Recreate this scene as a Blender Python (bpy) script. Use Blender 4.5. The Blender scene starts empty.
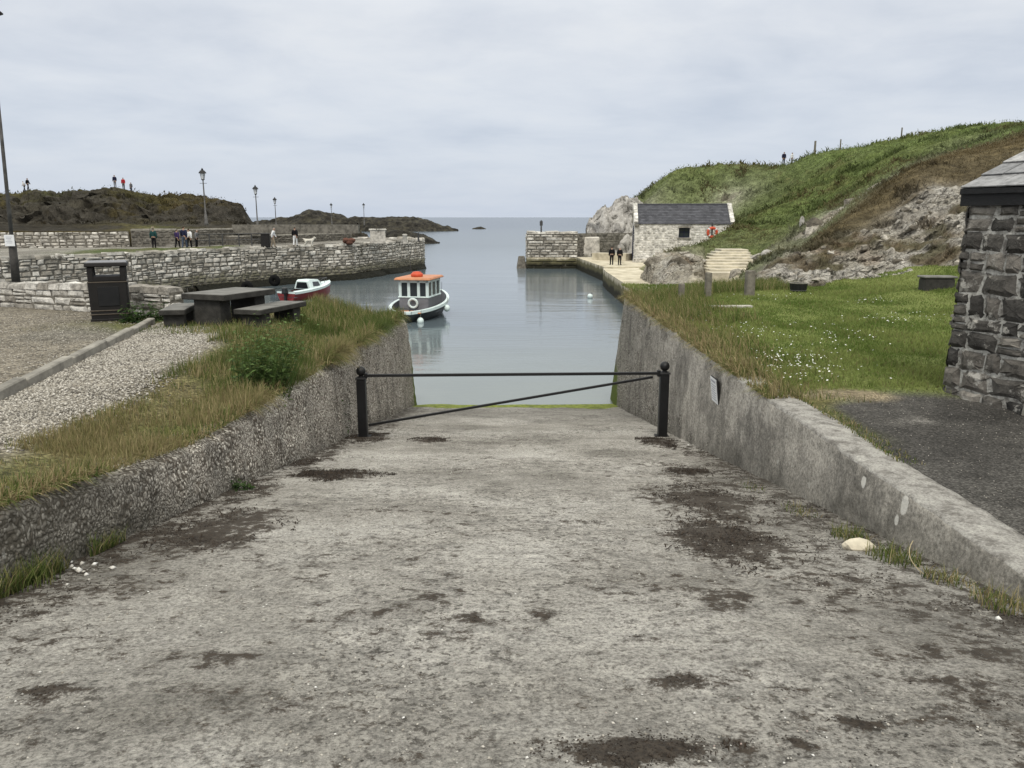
import bpy, bmesh, math, random
import numpy as np
from mathutils import Vector, Matrix
random.seed(7); RNG = np.random.default_rng(7)
sc = bpy.context.scene
col = sc.collection
R = math.radians
# ------------------------------------------------------------------ camera geometry (used to survey the place)
FPX, EYE, PITCH = 790.0, 5.7, R(11.93)
CP, SP = math.cos(PITCH), math.sin(PITCH)
def ray(u, v):
    r = (u-512)/FPX; up = (384-v)/FPX
    return r, CP+up*SP, up*CP-SP
def at(u, v, z):                       # point of level z seen at u,v
    x, y, k = ray(u, v); s = (z-EYE)/k
    return (x*s, y*s, z)
def atd(u, v, d):                      # point at forward distance d
    x, y, k = ray(u, v); s = d/y
    return (x*s, d, EYE+k*s)
def zslip(y): return 4.08-0.1707*y
def atslip(u, v):
    x, y, k = ray(u, v); s = (4.08-EYE)/(k+0.1707*y)
    return (x*s, y*s, zslip(y*s))
def atf(u, v, f):                      # march to a height function f(x,y)
    x, y, k = ray(u, v); s = 3.0
    while s < 300:
        if EYE+k*s <= f(x*s, y*s): break
        s *= 1.004
    return (x*s, y*s, f(x*s, y*s))
# ------------------------------------------------------------------ noise
def _h(ix, iy, iz, seed):
    h = (ix*374761393 + iy*668265263 + iz*1442695041 + seed*1013904223) & 0xffffffff
    h = ((h ^ (h >> 13))*1274126177) & 0xffffffff
    h = ((h ^ (h >> 16))*2246822519) & 0xffffffff
    return ((h ^ (h >> 15)) & 0xffffff)/float(0xffffff)
def vn(P, seed=0):
    P = np.asarray(P, float); i = np.floor(P).astype(np.int64); f = P-i; f = f*f*(3-2*f)
    o = 0
    for a in (0, 1):
        for b in (0, 1):
            for c in (0, 1):
                w = (f[..., 0] if a else 1-f[..., 0])*(f[..., 1] if b else 1-f[..., 1])*(f[..., 2] if c else 1-f[..., 2])
                o = o+w*_h(i[..., 0]+a, i[..., 1]+b, i[..., 2]+c, seed)
    return o*2-1
def fbm(P, octv=4, seed=0, gain=.5):
    P = np.asarray(P, float); o = 0; a = 1; t = 0
    for k in range(octv):
        o = o+a*vn(P, seed+k*17); t += a; a *= gain; P = P*2.03+11.3
    return o/t
def ridged(P, octv=4, seed=0):
    P = np.asarray(P, float); o = 0; a = 1; t = 0
    for k in range(octv):
        o = o+a*(1-2*np.abs(vn(P, seed+k*19))); t += a; a *= .55; P = P*2.1+5.7
    return o/t
def sst(a, b, x):
    t = np.clip((x-a)/(b-a), 0, 1); return t*t*(3-2*t)
# ------------------------------------------------------------------ objects
def tag(o, label=None, cat=None, group=None, kind=None):
    if label: o['label'] = label
    if cat: o['category'] = cat
    if group: o['group'] = group
    if kind: o['kind'] = kind
    return o
def empty(name, loc=(0, 0, 0), rz=0, label=None, cat=None, group=None):
    o = bpy.data.objects.new(name, None); col.objects.link(o); o.empty_display_size = .2
    o.location = loc; o.rotation_euler = (0, 0, rz)
    return tag(o, label, cat, group)
def mk(name, V, F, mat=None, parent=None, smooth=False, attr=None, fattr=None):
    me = bpy.data.meshes.new(name)
    V = np.asarray(V, dtype=np.float32).reshape(-1, 3)
    if isinstance(F, np.ndarray):
        n, k = F.shape
        me.vertices.add(len(V)); me.vertices.foreach_set('co', V.ravel())
        me.loops.add(n*k); me.polygons.add(n)
        me.loops.foreach_set('vertex_index', F.astype(np.int32).ravel())
        me.polygons.foreach_set('loop_start', np.arange(0, n*k, k, dtype=np.int32))
        me.update(calc_edges=True); me.validate()
    else:
        me.from_pydata(V.tolist(), [], F)
    if attr is not None:
        a = me.color_attributes.new('col', 'FLOAT_COLOR', 'POINT')
        A = np.asarray(attr, dtype=np.float32)
        if A.shape[1] == 3: A = np.hstack([A, np.ones((len(A), 1), np.float32)])
        a.data.foreach_set('color', A.ravel())
    if smooth: me.polygons.foreach_set('use_smooth', np.ones(len(me.polygons), dtype=bool))
    me.update()
    o = bpy.data.objects.new(name, me); col.objects.link(o)
    if mat: me.materials.append(mat)
    if parent: o.parent = parent
    return o
def gridF(n, m, flip=False):           # n rows, m columns
    i = np.arange(n-1)[:, None]*m+np.arange(m-1)[None, :]
    q = np.stack([i, i+1, i+m+1, i+m], -1).reshape(-1, 4)
    return q[:, ::-1].copy() if flip else q
class MB:
    def __init__(s): s.v = []; s.f = []
    def add(s, V, F):
        b = len(s.v); s.v += [tuple(p) for p in V]; s.f += [[i+b for i in f] for f in F]; return s
    def box(s, c, d, rz=0, top=1.0, M=None, bev=0.0):
        hx, hy, hz = d[0]/2, d[1]/2, d[2]/2
        if bev > 0:
            bm = bmesh.new(); bmesh.ops.create_cube(bm, size=1)
            for v in bm.verts:
                k = top if v.co.z > 0 else 1
                v.co = Vector((v.co.x*d[0]*k, v.co.y*d[1]*k, v.co.z*d[2]))
            bmesh.ops.bevel(bm, geom=bm.edges[:], offset=bev, segments=1, affect='EDGES')
            bm.verts.index_update()
            V = [v.co.copy() for v in bm.verts]; F = [[v.index for v in f.verts] for f in bm.faces]; bm.free()
        else:
            V = [Vector((x*hx*(top if z > 0 else 1), y*hy*(top if z > 0 else 1), z*hz)) for z in (-1, 1) for x, y in ((-1, -1), (1, -1), (1, 1), (-1, 1))]
            F = [[3, 2, 1, 0], [4, 5, 6, 7], [0, 1, 5, 4], [1, 2, 6, 5], [2, 3, 7, 6], [3, 0, 4, 7]]
        Mx = M if M else Matrix.Rotation(rz, 3, 'Z')
        return s.add([Mx@p+Vector(c) for p in V], F)
    def tube(s, p0, p1, r0, r1=None, n=10, cap=True):
        r1 = r0 if r1 is None else r1
        p0, p1 = Vector(p0), Vector(p1); d = (p1-p0).normalized()
        a = d.orthogonal().normalized(); b = d.cross(a)
        V = []
        for p, r in ((p0, r0), (p1, r1)):
            for k in range(n):
                t = 2*math.pi*k/n; V.append(p+(a*math.cos(t)+b*math.sin(t))*r)
        F = [[k, (k+1) % n, n+(k+1) % n, n+k] for k in range(n)]
        if cap: F += [list(range(n))[::-1], list(range(n, 2*n))]
        return s.add(V, F)
    def lathe(s, prof, c=(0, 0, 0), n=14, M=None):
        V = []; m = len(prof)
        for k in range(n):
            t = 2*math.pi*k/n
            for r, z in prof:
                p = Vector((r*math.cos(t), r*math.sin(t), z)); V.append((M@p if M else p)+Vector(c))
        F = [[k*m+j, ((k+1) % n)*m+j, ((k+1) % n)*m+j+1, k*m+j+1] for k in range(n) for j in range(m-1)]
        return s.add(V, F)
    def ball(s, c, r, n=12, m=7, sc_=(1, 1, 1)):
        V = [(c[0]+r*sc_[0]*math.sin(math.pi*j/m)*math.cos(2*math.pi*i/n), c[1]+r*sc_[1]*math.sin(math.pi*j/m)*math.sin(2*math.pi*i/n), c[2]-r*sc_[2]*math.cos(math.pi*j/m)) for i in range(n) for j in range(m+1)]
        F = [[i*(m+1)+j, ((i+1) % n)*(m+1)+j, ((i+1) % n)*(m+1)+j+1, i*(m+1)+j+1] for i in range(n) for j in range(m)]
        return s.add(V, F)
    def torus(s, c, R_, r, n=20, m=8, M=None):
        V = []
        for i in range(n):
            a = 2*math.pi*i/n
            for j in range(m):
                b = 2*math.pi*j/m
                p = Vector(((R_+r*math.cos(b))*math.cos(a), (R_+r*math.cos(b))*math.sin(a), r*math.sin(b)))
                V.append((M@p if M else p)+Vector(c))
        F = [[i*m+j, ((i+1) % n)*m+j, ((i+1) % n)*m+(j+1) % m, i*m+(j+1) % m] for i in range(n) for j in range(m)]
        return s.add(V, F)
    def build(s, name, mat, parent=None, smooth=False): return mk(name, s.v, s.f, mat, parent, smooth)
def copy_tree(o, parent=None):
    c = o.copy(); col.objects.link(c)
    if parent: c.parent = parent
    for ch in [k for k in bpy.data.objects if k.parent == o]: copy_tree(ch, c)
    return c
# ------------------------------------------------------------------ materials
class NT:
    def __init__(s, name, rough=.85, spec=.3, metal=0):
        s.m = bpy.data.materials.new(name); s.m.use_nodes = True; s.t = s.m.node_tree
        s.b = s.t.nodes['Principled BSDF']; s.b.inputs['Roughness'].default_value = rough
        s.b.inputs['Specular IOR Level'].default_value = spec; s.b.inputs['Metallic'].default_value = metal
        s.tc = s.n('ShaderNodeTexCoord')
    def n(s, t): return s.t.nodes.new(t)
    def l(s, a, b):
        if isinstance(a, bpy.types.NodeSocket): s.t.links.new(a, b)
        elif a is not None:
            try: b.default_value = a
            except Exception: b.default_value = (*a, 1)
    @property
    def P(s): return s.tc.outputs['Object']
    def map(s, v, sc_=(1, 1, 1), rot=(0, 0, 0)):
        k = s.n('ShaderNodeMapping'); s.l(v, k.inputs['Vector']); k.inputs['Scale'].default_value = sc_; k.inputs['Rotation'].default_value = rot
        return k.outputs[0]
    def noise(s, scale, det=5, rough=.55, vec=None, dist=0):
        k = s.n('ShaderNodeTexNoise'); s.l(vec or s.P, k.inputs['Vector']); k.inputs['Scale'].default_value = scale
        k.inputs['Detail'].default_value = det; k.inputs['Roughness'].default_value = rough; k.inputs['Distortion'].default_value = dist
        return k.outputs['Fac']
    def vor(s, scale, feat='F1', vec=None, out='Distance', rnd=1):
        k = s.n('ShaderNodeTexVoronoi'); k.feature = feat; s.l(vec or s.P, k.inputs['Vector']); k.inputs['Scale'].default_value = scale
        k.inputs['Randomness'].default_value = rnd
        return k.outputs[out]
    def ramp(s, x, stops):
        k = s.n('ShaderNodeValToRGB'); s.l(x, k.inputs[0]); e = k.color_ramp.elements
        while len(e) < len(stops): e.new(.5)
        for el, (p, c) in zip(e, stops):
            el.position = p; c = c if isinstance(c, (tuple, list)) else (c, c, c); el.color = (*c[:3], 1)
        return k.outputs[0]
    def mix(s, f, a, b, mode='MIX'):
        k = s.n('ShaderNodeMix'); k.data_type = 'RGBA'; k.blend_type = mode
        s.l(f, k.inputs[0]); s.l(a if not isinstance(a, tuple) else (*a[:3], 1), k.inputs[6]); s.l(b if not isinstance(b, tuple) else (*b[:3], 1), k.inputs[7])
        return k.outputs[2]
    def math(s, op, a, b=None, c=None):
        k = s.n('ShaderNodeMath'); k.operation = op; s.l(a, k.inputs[0])
        if b is not None: s.l(b, k.inputs[1])
        if c is not None: s.l(c, k.inputs[2])
        return k.outputs[0]
    def sep(s, v):
        k = s.n('ShaderNodeSeparateXYZ'); s.l(v, k.inputs[0]); return k.outputs
    def mr(s, x, a, b, c=0., d=1.):
        k = s.n('ShaderNodeMapRange'); s.l(x, k.inputs[0])
        for i, q in enumerate((a, b, c, d)): k.inputs[1+i].default_value = q
        return k.outputs[0]
    def attr(s, name='col', out='Color'):
        k = s.n('ShaderNodeAttribute'); k.attribute_name = name; return k.outputs[out]
    def island(s):
        return s.n('ShaderNodeNewGeometry').outputs['Random Per Island']
    def bump(s, h, dist=.02, st=1.0, prev=None):
        k = s.n('ShaderNodeBump'); s.l(h, k.inputs['Height']); k.inputs['Distance'].default_value = dist; k.inputs['Strength'].default_value = st
        if prev is not None: s.l(prev, k.inputs['Normal'])
        return k.outputs[0]
    def out(s, c, nrm=None, rough=None):
        s.l(c if not isinstance(c, tuple) else (*c[:3], 1), s.b.inputs['Base Color'])
        if nrm is not None: s.l(nrm, s.b.inputs['Normal'])
        if rough is not None: s.l(rough, s.b.inputs['Roughness'])
        return s.m
def m_plain(name, c, rough=.6, spec=.4, metal=0, var=.18, scale=9, bump=.002):
    t = NT(name, rough, spec, metal)
    n = t.noise(scale, 6, .6)
    cc = t.mix(t.mr(n, .3, .7), tuple(x*(1-var) for x in c), tuple(min(1, x*(1+var)) for x in c))
    return t.out(cc, t.bump(t.noise(scale*6, 3), bump, .6), t.mr(n, .2, .8, max(.05, rough-.12), min(1, rough+.12)))
def m_blade(name, trans=.35):
    t = NT(name, .7, .15); c = t.attr()
    t.l(c, t.b.inputs['Base Color'])
    tr = t.n('ShaderNodeBsdfTranslucent'); t.l(c, tr.inputs[0])
    ms = t.n('ShaderNodeMixShader'); ms.inputs[0].default_value = trans
    t.l(t.b.outputs[0], ms.inputs[1]); t.l(tr.outputs[0], ms.inputs[2])
    t.l(ms.outputs[0], t.t.nodes['Material Output'].inputs[0])
    return t.m
M = {}
def mats():
    # slipway concrete: attribute r = seaweed stain, g = wetness, b = algae
    t = NT('slip_concrete', .9, .25); a = t.attr(); s3 = t.n('ShaderNodeSeparateColor'); t.l(a, s3.inputs[0])
    c = t.ramp(t.noise(.55, 9, .62), [(.34, (.20, .188, .166)), (.48, (.315, .298, .268)), (.62, (.415, .396, .362))])
    g = t.noise(42, 8, .82); c = t.mix(.9, c, t.ramp(g, [(.37, .30), (.48, .95), (.60, 1.55)]), 'MULTIPLY')
    g2 = t.noise(5, 9, .78); zn = t.mr(t.noise(.45, 5, .6), .4, .6)
    c = t.mix(t.mr(zn, 0, 1, .3, .85), c, t.ramp(g2, [(.36, .40), (.47, .92), (.62, 1.25)]), 'MULTIPLY')
    sk = t.noise(3.2, 8, .7, t.map(t.P, (.45, 2.6, 1))); c = t.mix(.32, c, t.ramp(sk, [(.38, .55), (.5, 1), (.62, 1.2)]), 'MULTIPLY')
    v = t.vor(42); vc = t.vor(42, out='Color')
    sp = t.mr(v, .12, .2, 1, 0); pick = t.mr(t.sep(vc)[0], .62, .66)
    c = t.mix(t.math('MULTIPLY', sp, pick), c, t.mix(t.sep(vc)[1], (.10, .095, .09), (.52, .5, .46)))
    fl = t.noise(16, 6, .75); dk = t.math('MULTIPLY', t.mr(fl, .46, .405), t.mr(zn, 0, 1, .35, 1))
    c = t.mix(t.math('MULTIPLY', dk, .8), c, (.045, .038, .03))
    ed = t.noise(7, 10, .8); st = t.mr(t.math('ADD', s3.outputs[0], t.math('MULTIPLY', t.math('SUBTRACT', ed, .5), 3.6)), .45, .72)
    c = t.mix(t.math('MULTIPLY', st, .94), c, t.mix(t.mr(t.noise(28, 7, .8), .4, .62), (.020, .0145, .010), (.072, .055, .040)))
    c = t.mix(t.math('MULTIPLY', s3.outputs[1], .55), c, (.10, .095, .085))
    ag = t.mr(t.math('ADD', s3.outputs[2], t.math('MULTIPLY', t.math('SUBTRACT', ed, .5), .7)), .3, .6)
    c = t.mix(ag, c, t.mix(t.mr(g2, .4, .6), (.075, .095, .02), (.25, .29, .05)))
    h = t.math('ADD', t.math('MULTIPLY', g, .5), t.math('ADD', t.math('MULTIPLY', g2, 1.6), t.math('MULTIPLY', sp, .35)))
    M['slip'] = t.out(c, t.bump(h, .03, .9))
    # exposed aggregate (left wall)  attr r: pebble-ness, g: dirt and moss, b: algae
    def agg(name, base, lo, hi, dark):
        t = NT(name, .9, .25); s3 = t.n('ShaderNodeSeparateColor'); t.l(t.attr(), s3.inputs[0])
        wv = t.n('ShaderNodeVectorMath'); wv.operation = 'ADD'; nz = t.n('ShaderNodeTexNoise'); nz.inputs['Scale'].default_value = 6; t.l(t.P, nz.inputs['Vector'])
        sc2 = t.n('ShaderNodeVectorMath'); sc2.operation = 'SCALE'; t.l(nz.outputs['Color'], sc2.inputs[0]); sc2.inputs['Scale'].default_value = .12
        t.l(t.P, wv.inputs[0]); t.l(sc2.outputs[0], wv.inputs[1]); p = wv.outputs[0]
        d = t.vor(29, vec=p); vc = t.sep(t.vor(29, vec=p, out='Color'))
        d2 = t.vor(55, vec=p); vc2 = t.sep(t.vor(55, vec=p, out='Color'))
        peb = t.mix(t.math('POWER', vc[0], 1.4), lo, hi)
        peb = t.mix(t.math('MULTIPLY', t.math('GREATER_THAN', vc[1], .86), .8), peb, (.13, .095, .07))
        gap = t.mr(d, .42, .62)
        c = t.mix(gap, peb, dark)
        peb2 = t.mix(vc2[0], lo, hi); c = t.mix(t.mr(t.noise(2.2, 5, .6), .45, .6), c, t.mix(t.mr(d2, .4, .65), peb2, dark))
        n = t.noise(1.1, 8, .65); cem = t.ramp(n, [(.385, tuple(x*.55 for x in base)), (.5, base), (.615, tuple(x*1.3 for x in base))])
        cem = t.mix(.9, cem, t.ramp(t.noise(26, 8, .82), [(.38, .4), (.5, .95), (.6, 1.45)]), 'MULTIPLY')
        pm = t.mr(t.math('ADD', s3.outputs[0], t.math('MULTIPLY', t.math('SUBTRACT', t.noise(3, 7, .65), .5), 1.2)), .35, .65)
        c = t.mix(pm, cem, c)
        st = t.noise(1.6, 8, .7, t.map(t.P, (1, 1, .35))); c = t.mix(.55, c, t.ramp(st, [(.385, .35), (.5, .95), (.615, 1.15)]), 'MULTIPLY')
        c = t.mix(t.math('MULTIPLY', s3.outputs[1], .75), c, t.mix(t.noise(8, 5), (.03, .03, .022), (.10, .09, .07)))
        lc = t.mr(t.noise(5.5, 6, .7), .63, .7); c = t.mix(t.math('MULTIPLY', lc, .5), c, (.5, .49, .45))
        ag = t.mr(t.math('ADD', s3.outputs[2], t.math('MULTIPLY', t.math('SUBTRACT', n, .5), .9)), .3, .6)
        c = t.mix(ag, c, (.10, .13, .025))
        hh = t.math('MULTIPLY', t.math('SUBTRACT', 1, d), pm)
        b = t.bump(hh, .035, .8); b = t.bump(t.noise(30, 6, .7), .02, .7, b)
        return t, c, b
    t, c, b = agg('pebble_concrete', (.30, .275, .235), (.27, .24, .205), (.95, .89, .79), (.12, .103, .084)); M['aggL'] = t.out(c, b)
    t, c, b = agg('rendered_concrete', (.385, .36, .32), (.20, .185, .16), (.74, .70, .63), (.075, .067, .056))
    def spots(t, c, pts, colr):
        for (x, y, z, ry, rz) in pts:
            px = t.sep(t.P)
            dy = t.math('DIVIDE', t.math('SUBTRACT', px[1], y), ry); dz = t.math('DIVIDE', t.math('SUBTRACT', px[2], z), rz)
            d = t.math('SQRT', t.math('ADD', t.math('MULTIPLY', dy, dy), t.math('MULTIPLY', dz, dz)))
            d = t.math('ADD', d, t.math('MULTIPLY', t.math('SUBTRACT', t.noise(30, 4), .5), .8))
            c = t.mix(t.mr(d, 1.05, .85), c, colr)
        return c
    pts = []
    for u, v, ry, rz in ((855, 482, .05, .055), (893, 505, .055, .085), (888, 520, .03, .05)):
        x, y, k = ray(u, v); s = 3.17/x; pts.append((3.17, y*s, EYE+k*s, ry, rz))
    c = spots(t, c, pts, (.62, .6, .55)); M['aggR'] = t.out(c, b)
    # coping top light concrete
    t = NT('coping_concrete', .9, .25); c = t.ramp(t.noise(6, 8, .7), [(.385, (.19, .178, .16)), (.5, (.34, .325, .30)), (.615, (.43, .415, .38))])
    c = t.mix(.6, c, t.ramp(t.noise(50, 5, .7), [(.385, .5), (.615, 1.3)]), 'MULTIPLY')
    M['cope'] = t.out(c, t.bump(t.noise(40, 6, .7), .03, .8))
    # gravel / ground from attribute
    def ground(name, pebscale, bumpd, lo=.45, hi=1.5):
        t = NT(name, .95, .15); c = t.attr()
        vc = t.sep(t.vor(pebscale, out='Color')); d = t.vor(pebscale)
        c = t.mix(1, c, t.ramp(vc[0], [(0, lo), (.6, 1.), (1, hi)]), 'MULTIPLY')
        c = t.mix(t.mr(d, .4, .75, 0, .6), c, t.mix(1, c, (.35, .33, .3), 'MULTIPLY'))
        c = t.mix(.5, c, t.ramp(t.noise(3, 7, .65), [(.385, .6), (.615, 1.35)]), 'MULTIPLY')
        h = t.math('SUBTRACT', t.noise(pebscale*.8, 5, .6), d)
        return t.out(c, t.bump(h, bumpd, .8))
    M['gravel'] = ground('gravel', 26, .03)
    M['asphalt'] = ground('asphalt', 55, .012, .55, 1.7)
    t = NT('lawn', .95, .1); c = t.attr(); c = t.mix(.8, c, t.ramp(t.noise(14, 8, .75), [(.385, .45), (.5, .95), (.615, 1.5)]), 'MULTIPLY')
    M['lawn'] = t.out(c, t.bump(t.noise(30, 6, .75), .06, .8))
    # terrain: attr colour, alpha = rock
    t = NT('hill_cover', .95, .1); c = t.attr(); ra = t.attr(out='Alpha')
    veg = t.mix(.85, c, t.ramp(t.noise(1.7, 9, .75), [(.385, .4), (.5, .95), (.615, 1.6)]), 'MULTIPLY')
    p = t.map(t.P, (1, 1, 1.7), (.5, .25, .3))
    cr = t.vor(1.9, 'DISTANCE_TO_EDGE', t.map(p, (1, .8, 1.3))); cr2 = t.noise(4.2, 10, .8, p, 1.0)
    rk = t.mix(1, c, t.ramp(cr2, [(.40, .18), (.46, .7), (.56, 1.15), (.63, 1.5)]), 'MULTIPLY')
    rk = t.mix(t.mr(cr, .0, .07, .75, 0), rk, (.07, .06, .05))
    cc = t.mix(ra, veg, rk)
    b = t.bump(t.noise(2.6, 9, .75), .35, .8); M['hill'] = t.out(cc, b)
    # water
    t = NT('water', .06, .5); t.b.inputs['IOR'].default_value = 1.33
    y = t.sep(t.P)
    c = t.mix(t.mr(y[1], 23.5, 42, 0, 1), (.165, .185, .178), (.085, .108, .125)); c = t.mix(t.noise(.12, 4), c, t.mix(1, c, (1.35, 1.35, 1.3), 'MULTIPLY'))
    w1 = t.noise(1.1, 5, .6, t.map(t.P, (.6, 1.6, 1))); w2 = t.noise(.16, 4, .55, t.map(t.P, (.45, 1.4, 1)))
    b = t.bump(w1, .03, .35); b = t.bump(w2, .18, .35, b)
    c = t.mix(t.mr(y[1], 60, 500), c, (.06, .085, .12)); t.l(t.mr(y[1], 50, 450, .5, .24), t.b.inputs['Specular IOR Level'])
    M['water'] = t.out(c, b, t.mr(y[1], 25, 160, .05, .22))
    # stone walls
    def stone(name, ramp, tide=None, scale=6, bd=.02, lich=None):
        t = NT(name, .9, .2); i = t.island()
        c = t.ramp(i, ramp)
        c = t.mix(.8, c, t.ramp(t.noise(scale, 8, .7), [(.385, .45), (.5, .95), (.615, 1.35)]), 'MULTIPLY')
        if lich: c = t.mix(t.mr(t.noise(scale*.45, 8, .72), lich[1], lich[1]+.06), c, lich[0])
        if tide:
            z = t.sep(t.P)[2]; zz = t.math('ADD', z, t.math('MULTIPLY', t.math('SUBTRACT', t.noise(.9, 6, .6), .5), 1.4))
            c = t.mix(t.mr(zz, tide[1]+.45, tide[1], 0, .85), c, t.mix(t.noise(2, 5), (.10, .095, .06), (.20, .19, .13)))
            c = t.mix(t.mr(zz, tide[0]+.35, tide[0], 0, 1), c, t.mix(t.noise(3, 5), (.012, .012, .009), (.05, .045, .03)))
        return t.out(c, t.bump(t.noise(scale*4, 7, .7), bd, .8))
    lime = [(0, (.26, .24, .21)), (.35, (.40, .38, .345)), (.615, (.52, .50, .46)), (1, (.60, .58, .54))]
    M['lime'] = stone('limestone_blocks', lime, None, 7, .03, ((.17, .16, .14), .6))
    M['limepier'] = stone('pier_limestone', [(0, (.25, .23, .195)), (.35, (.41, .385, .34)), (.615, (.54, .51, .46)), (1, (.64, .615, .56))], (.35, 1.0), 1.6, .05, ((.13, .12, .10), .57))
    M['basalt'] = stone('basalt_blocks', [(0, (.045, .043, .041)), (.35, (.095, .089, .081)), (.7, (.165, .152, .135)), (1, (.28, .26, .23))], None, 7, .035, ((.42, .405, .37), .55))
    M['white'] = stone('limewashed_stone', [(0, (.40, .385, .35)), (.5, (.56, .54, .50)), (1, (.68, .66, .62))], None, 2.5, .04)
    t = NT('mortar', .95, .1); n = t.noise(9, 8, .7)
    M['mortar'] = t.out(t.ramp(n, [(.38, (.16, .15, .138)), (.48, (.32, .31, .285)), (.6, (.50, .49, .455))]), t.bump(t.noise(40, 5), .02, .8))
    M['darkjoint'] = m_plain('wall_core', (.15, .138, .118), .95, .1, 0, .5, 5, .02)
    M['rubble'] = stone('dark_rubble', [(0, (.085, .08, .07)), (.5, (.15, .14, .12)), (1, (.24, .225, .2))], None, 3, .04)
    M['oldconc'] = m_plain('old_concrete', (.25, .235, .205), .9, .2, 0, .45, 2.5, .02)
    t = NT('quay_concrete', .9, .2); z = t.sep(t.P)[2]; zz = t.math('ADD', z, t.math('MULTIPLY', t.math('SUBTRACT', t.noise(.8, 6), .5), .8))
    c = t.ramp(t.noise(.8, 8, .65), [(.385, (.36, .32, .24)), (.5, (.50, .45, .34)), (.615, (.60, .55, .44))])
    c = t.mix(t.mr(zz, 1.25, .95), c, (.12, .11, .06)); c = t.mix(t.mr(zz, .75, .45), c, (.025, .024, .015))
    M['quay'] = t.out(c, t.bump(t.noise(6, 7), .04, .7))
    M['steps'] = m_plain('cream_concrete', (.50, .455, .36), .9, .2, 0, .38, 1.6, .03)
    t = NT('slates', .55, .4); i = t.island(); c = t.ramp(i, [(0, (.15, .15, .155)), (.5, (.22, .22, .225)), (1, (.31, .305, .30))])
    c = t.mix(.8, c, t.ramp(t.noise(9, 7, .7), [(.385, .55), (.615, 1.4)]), 'MULTIPLY'); M['slate'] = t.out(c, t.bump(t.noise(30, 5), .01, .6))
    t = NT('dark_slates', .7, .3); i = t.island(); c = t.ramp(i, [(0, (.05, .051, .06)), (1, (.085, .086, .098))]); M['slate2'] = t.out(t.mix(.6, c, t.ramp(t.noise(2, 6), [(.385, .7), (.615, 1.3)]), 'MULTIPLY'))
    M['black'] = m_plain('black_paint', (.008, .008, .009), .5, .35, 0, .3, 8, .003)
    M['blackwood'] = m_plain('black_timber', (.012, .012, .013), .6, .3, 0, .4, 12, .01)
    M['binblk'] = m_plain('bin_plastic', (.012, .0105, .010), .6, .3, 0, .3, 6, .003)
    M['bintop'] = m_plain('bin_hood_top', (.16, .16, .17), .5, .4, 0, .2, 5, .003)
    M['gold'] = m_plain('faded_band', (.075, .06, .045), .5, .4)
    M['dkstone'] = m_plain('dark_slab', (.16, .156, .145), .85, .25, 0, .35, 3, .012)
    M['dkstone_shade'] = m_plain('dark_slab_shade', (.045, .043, .039), .9, .2, 0, .4, 5, .02)  # same stone as the top, darkened so shade is put into the colour
    M['post'] = m_plain('weathered_post', (.17, .155, .13), .9, .15, 0, .4, 6, .02)
    M['plank'] = m_plain('pale_plank', (.42, .40, .36), .85, .2, 0, .3, 5, .01)
    M['pole'] = m_plain('lamp_pole', (.11, .105, .10), .6, .35, 0, .5, 3, .006)
    M['poledk'] = m_plain('pole_foot', (.04, .037, .034), .7, .3, 0, .5, 5, .006)
    t = NT('lantern_glass', .15, .5); t.b.inputs['Transmission Weight'].default_value = .5; M['lglass'] = t.out((.8, .82, .82))
    t = NT('paper', .6, .3); z = t.sep(t.tc.outputs['Generated']); M['paper'] = m_plain('notice_paper', (.74, .75, .76), .5, .4, 0, .03, 4, .001)
    M['ink'] = m_plain('ink', (.35, .36, .4), .7, .2, 0, .2, 20, .0)
    M['whitep'] = m_plain('white_gelcoat', (.63, .73, .72), .35, .5, 0, .08, 3, .001)
    M['hullblk'] = m_plain('hull_dark', (.014, .017, .019), .4, .5, 0, .3, 2, .002)
    M['hullred'] = m_plain('hull_red', (.20, .028, .03), .4, .5, 0, .25, 3, .002)
    M['greyp'] = m_plain('grey_deck_paint', (.16, .165, .18), .6, .4, 0, .2, 4, .002)
    M['orange'] = m_plain('orange_paint', (.48, .20, .095), .55, .4, 0, .2, 3, .002)
    M['redor'] = m_plain('red_orange', (.52, .075, .03), .5, .4, 0, .15, 5, .002)
    t = NT('window_glass', .08, .6); M['glass'] = t.out((.03, .036, .042))
    M['dark_matt'] = m_plain('dark_matt', (.008, .008, .008), .9, .1)
    M['rope'] = m_plain('rope', (.25, .24, .2), .9, .1)
    M['steel'] = m_plain('dark_steel', (.05, .05, .052), .5, .5)
    M['skin'] = m_plain('skin', (.42, .27, .2), .6, .3, 0, .08)
    for k, c in dict(navy=(.02, .022, .05), blackc=(.012, .012, .014), maroon=(.12, .02, .03), purple=(.045, .03, .09), whitec=(.66, .66, .66), khaki=(.24, .2, .15), jean=(.06, .075, .11), red=(.4, .03, .04), teal=(.02, .06, .06), grey=(.16, .16, .17), hair=(.03, .02, .014), greyh=(.35, .34, .32)).items():
        M['c_'+k] = m_plain('cloth_'+k, c, .9, .1, 0, .2, 12, .004)
    M['dog'] = m_plain('white_fur', (.6, .57, .5), .95, .1, 0, .15, 20, .01)
    M['blade'] = m_blade('grass_blades'); M['leaf'] = m_blade('weed_leaves', .25)
    M['footweed'] = m_plain('black_weed', (.012, .012, .008), .85, .2, 0, .7, 5, .05)
    M['weedk'] = m_plain('seaweed_wrack', (.028, .019, .012), .7, .35, 0, .6, 18, .01)
    M['driftstone'] = m_plain('pale_stone', (.52, .47, .37), .9, .2, 0, .25, 9, .01)
    t = NT('pebbles', .85, .25); M['pebble'] = t.out(t.ramp(t.island(), [(0, (.10, .09, .08)), (.35, (.26, .24, .205)), (.75, (.38, .355, .31)), (1, (.55, .52, .47))]))
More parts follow.
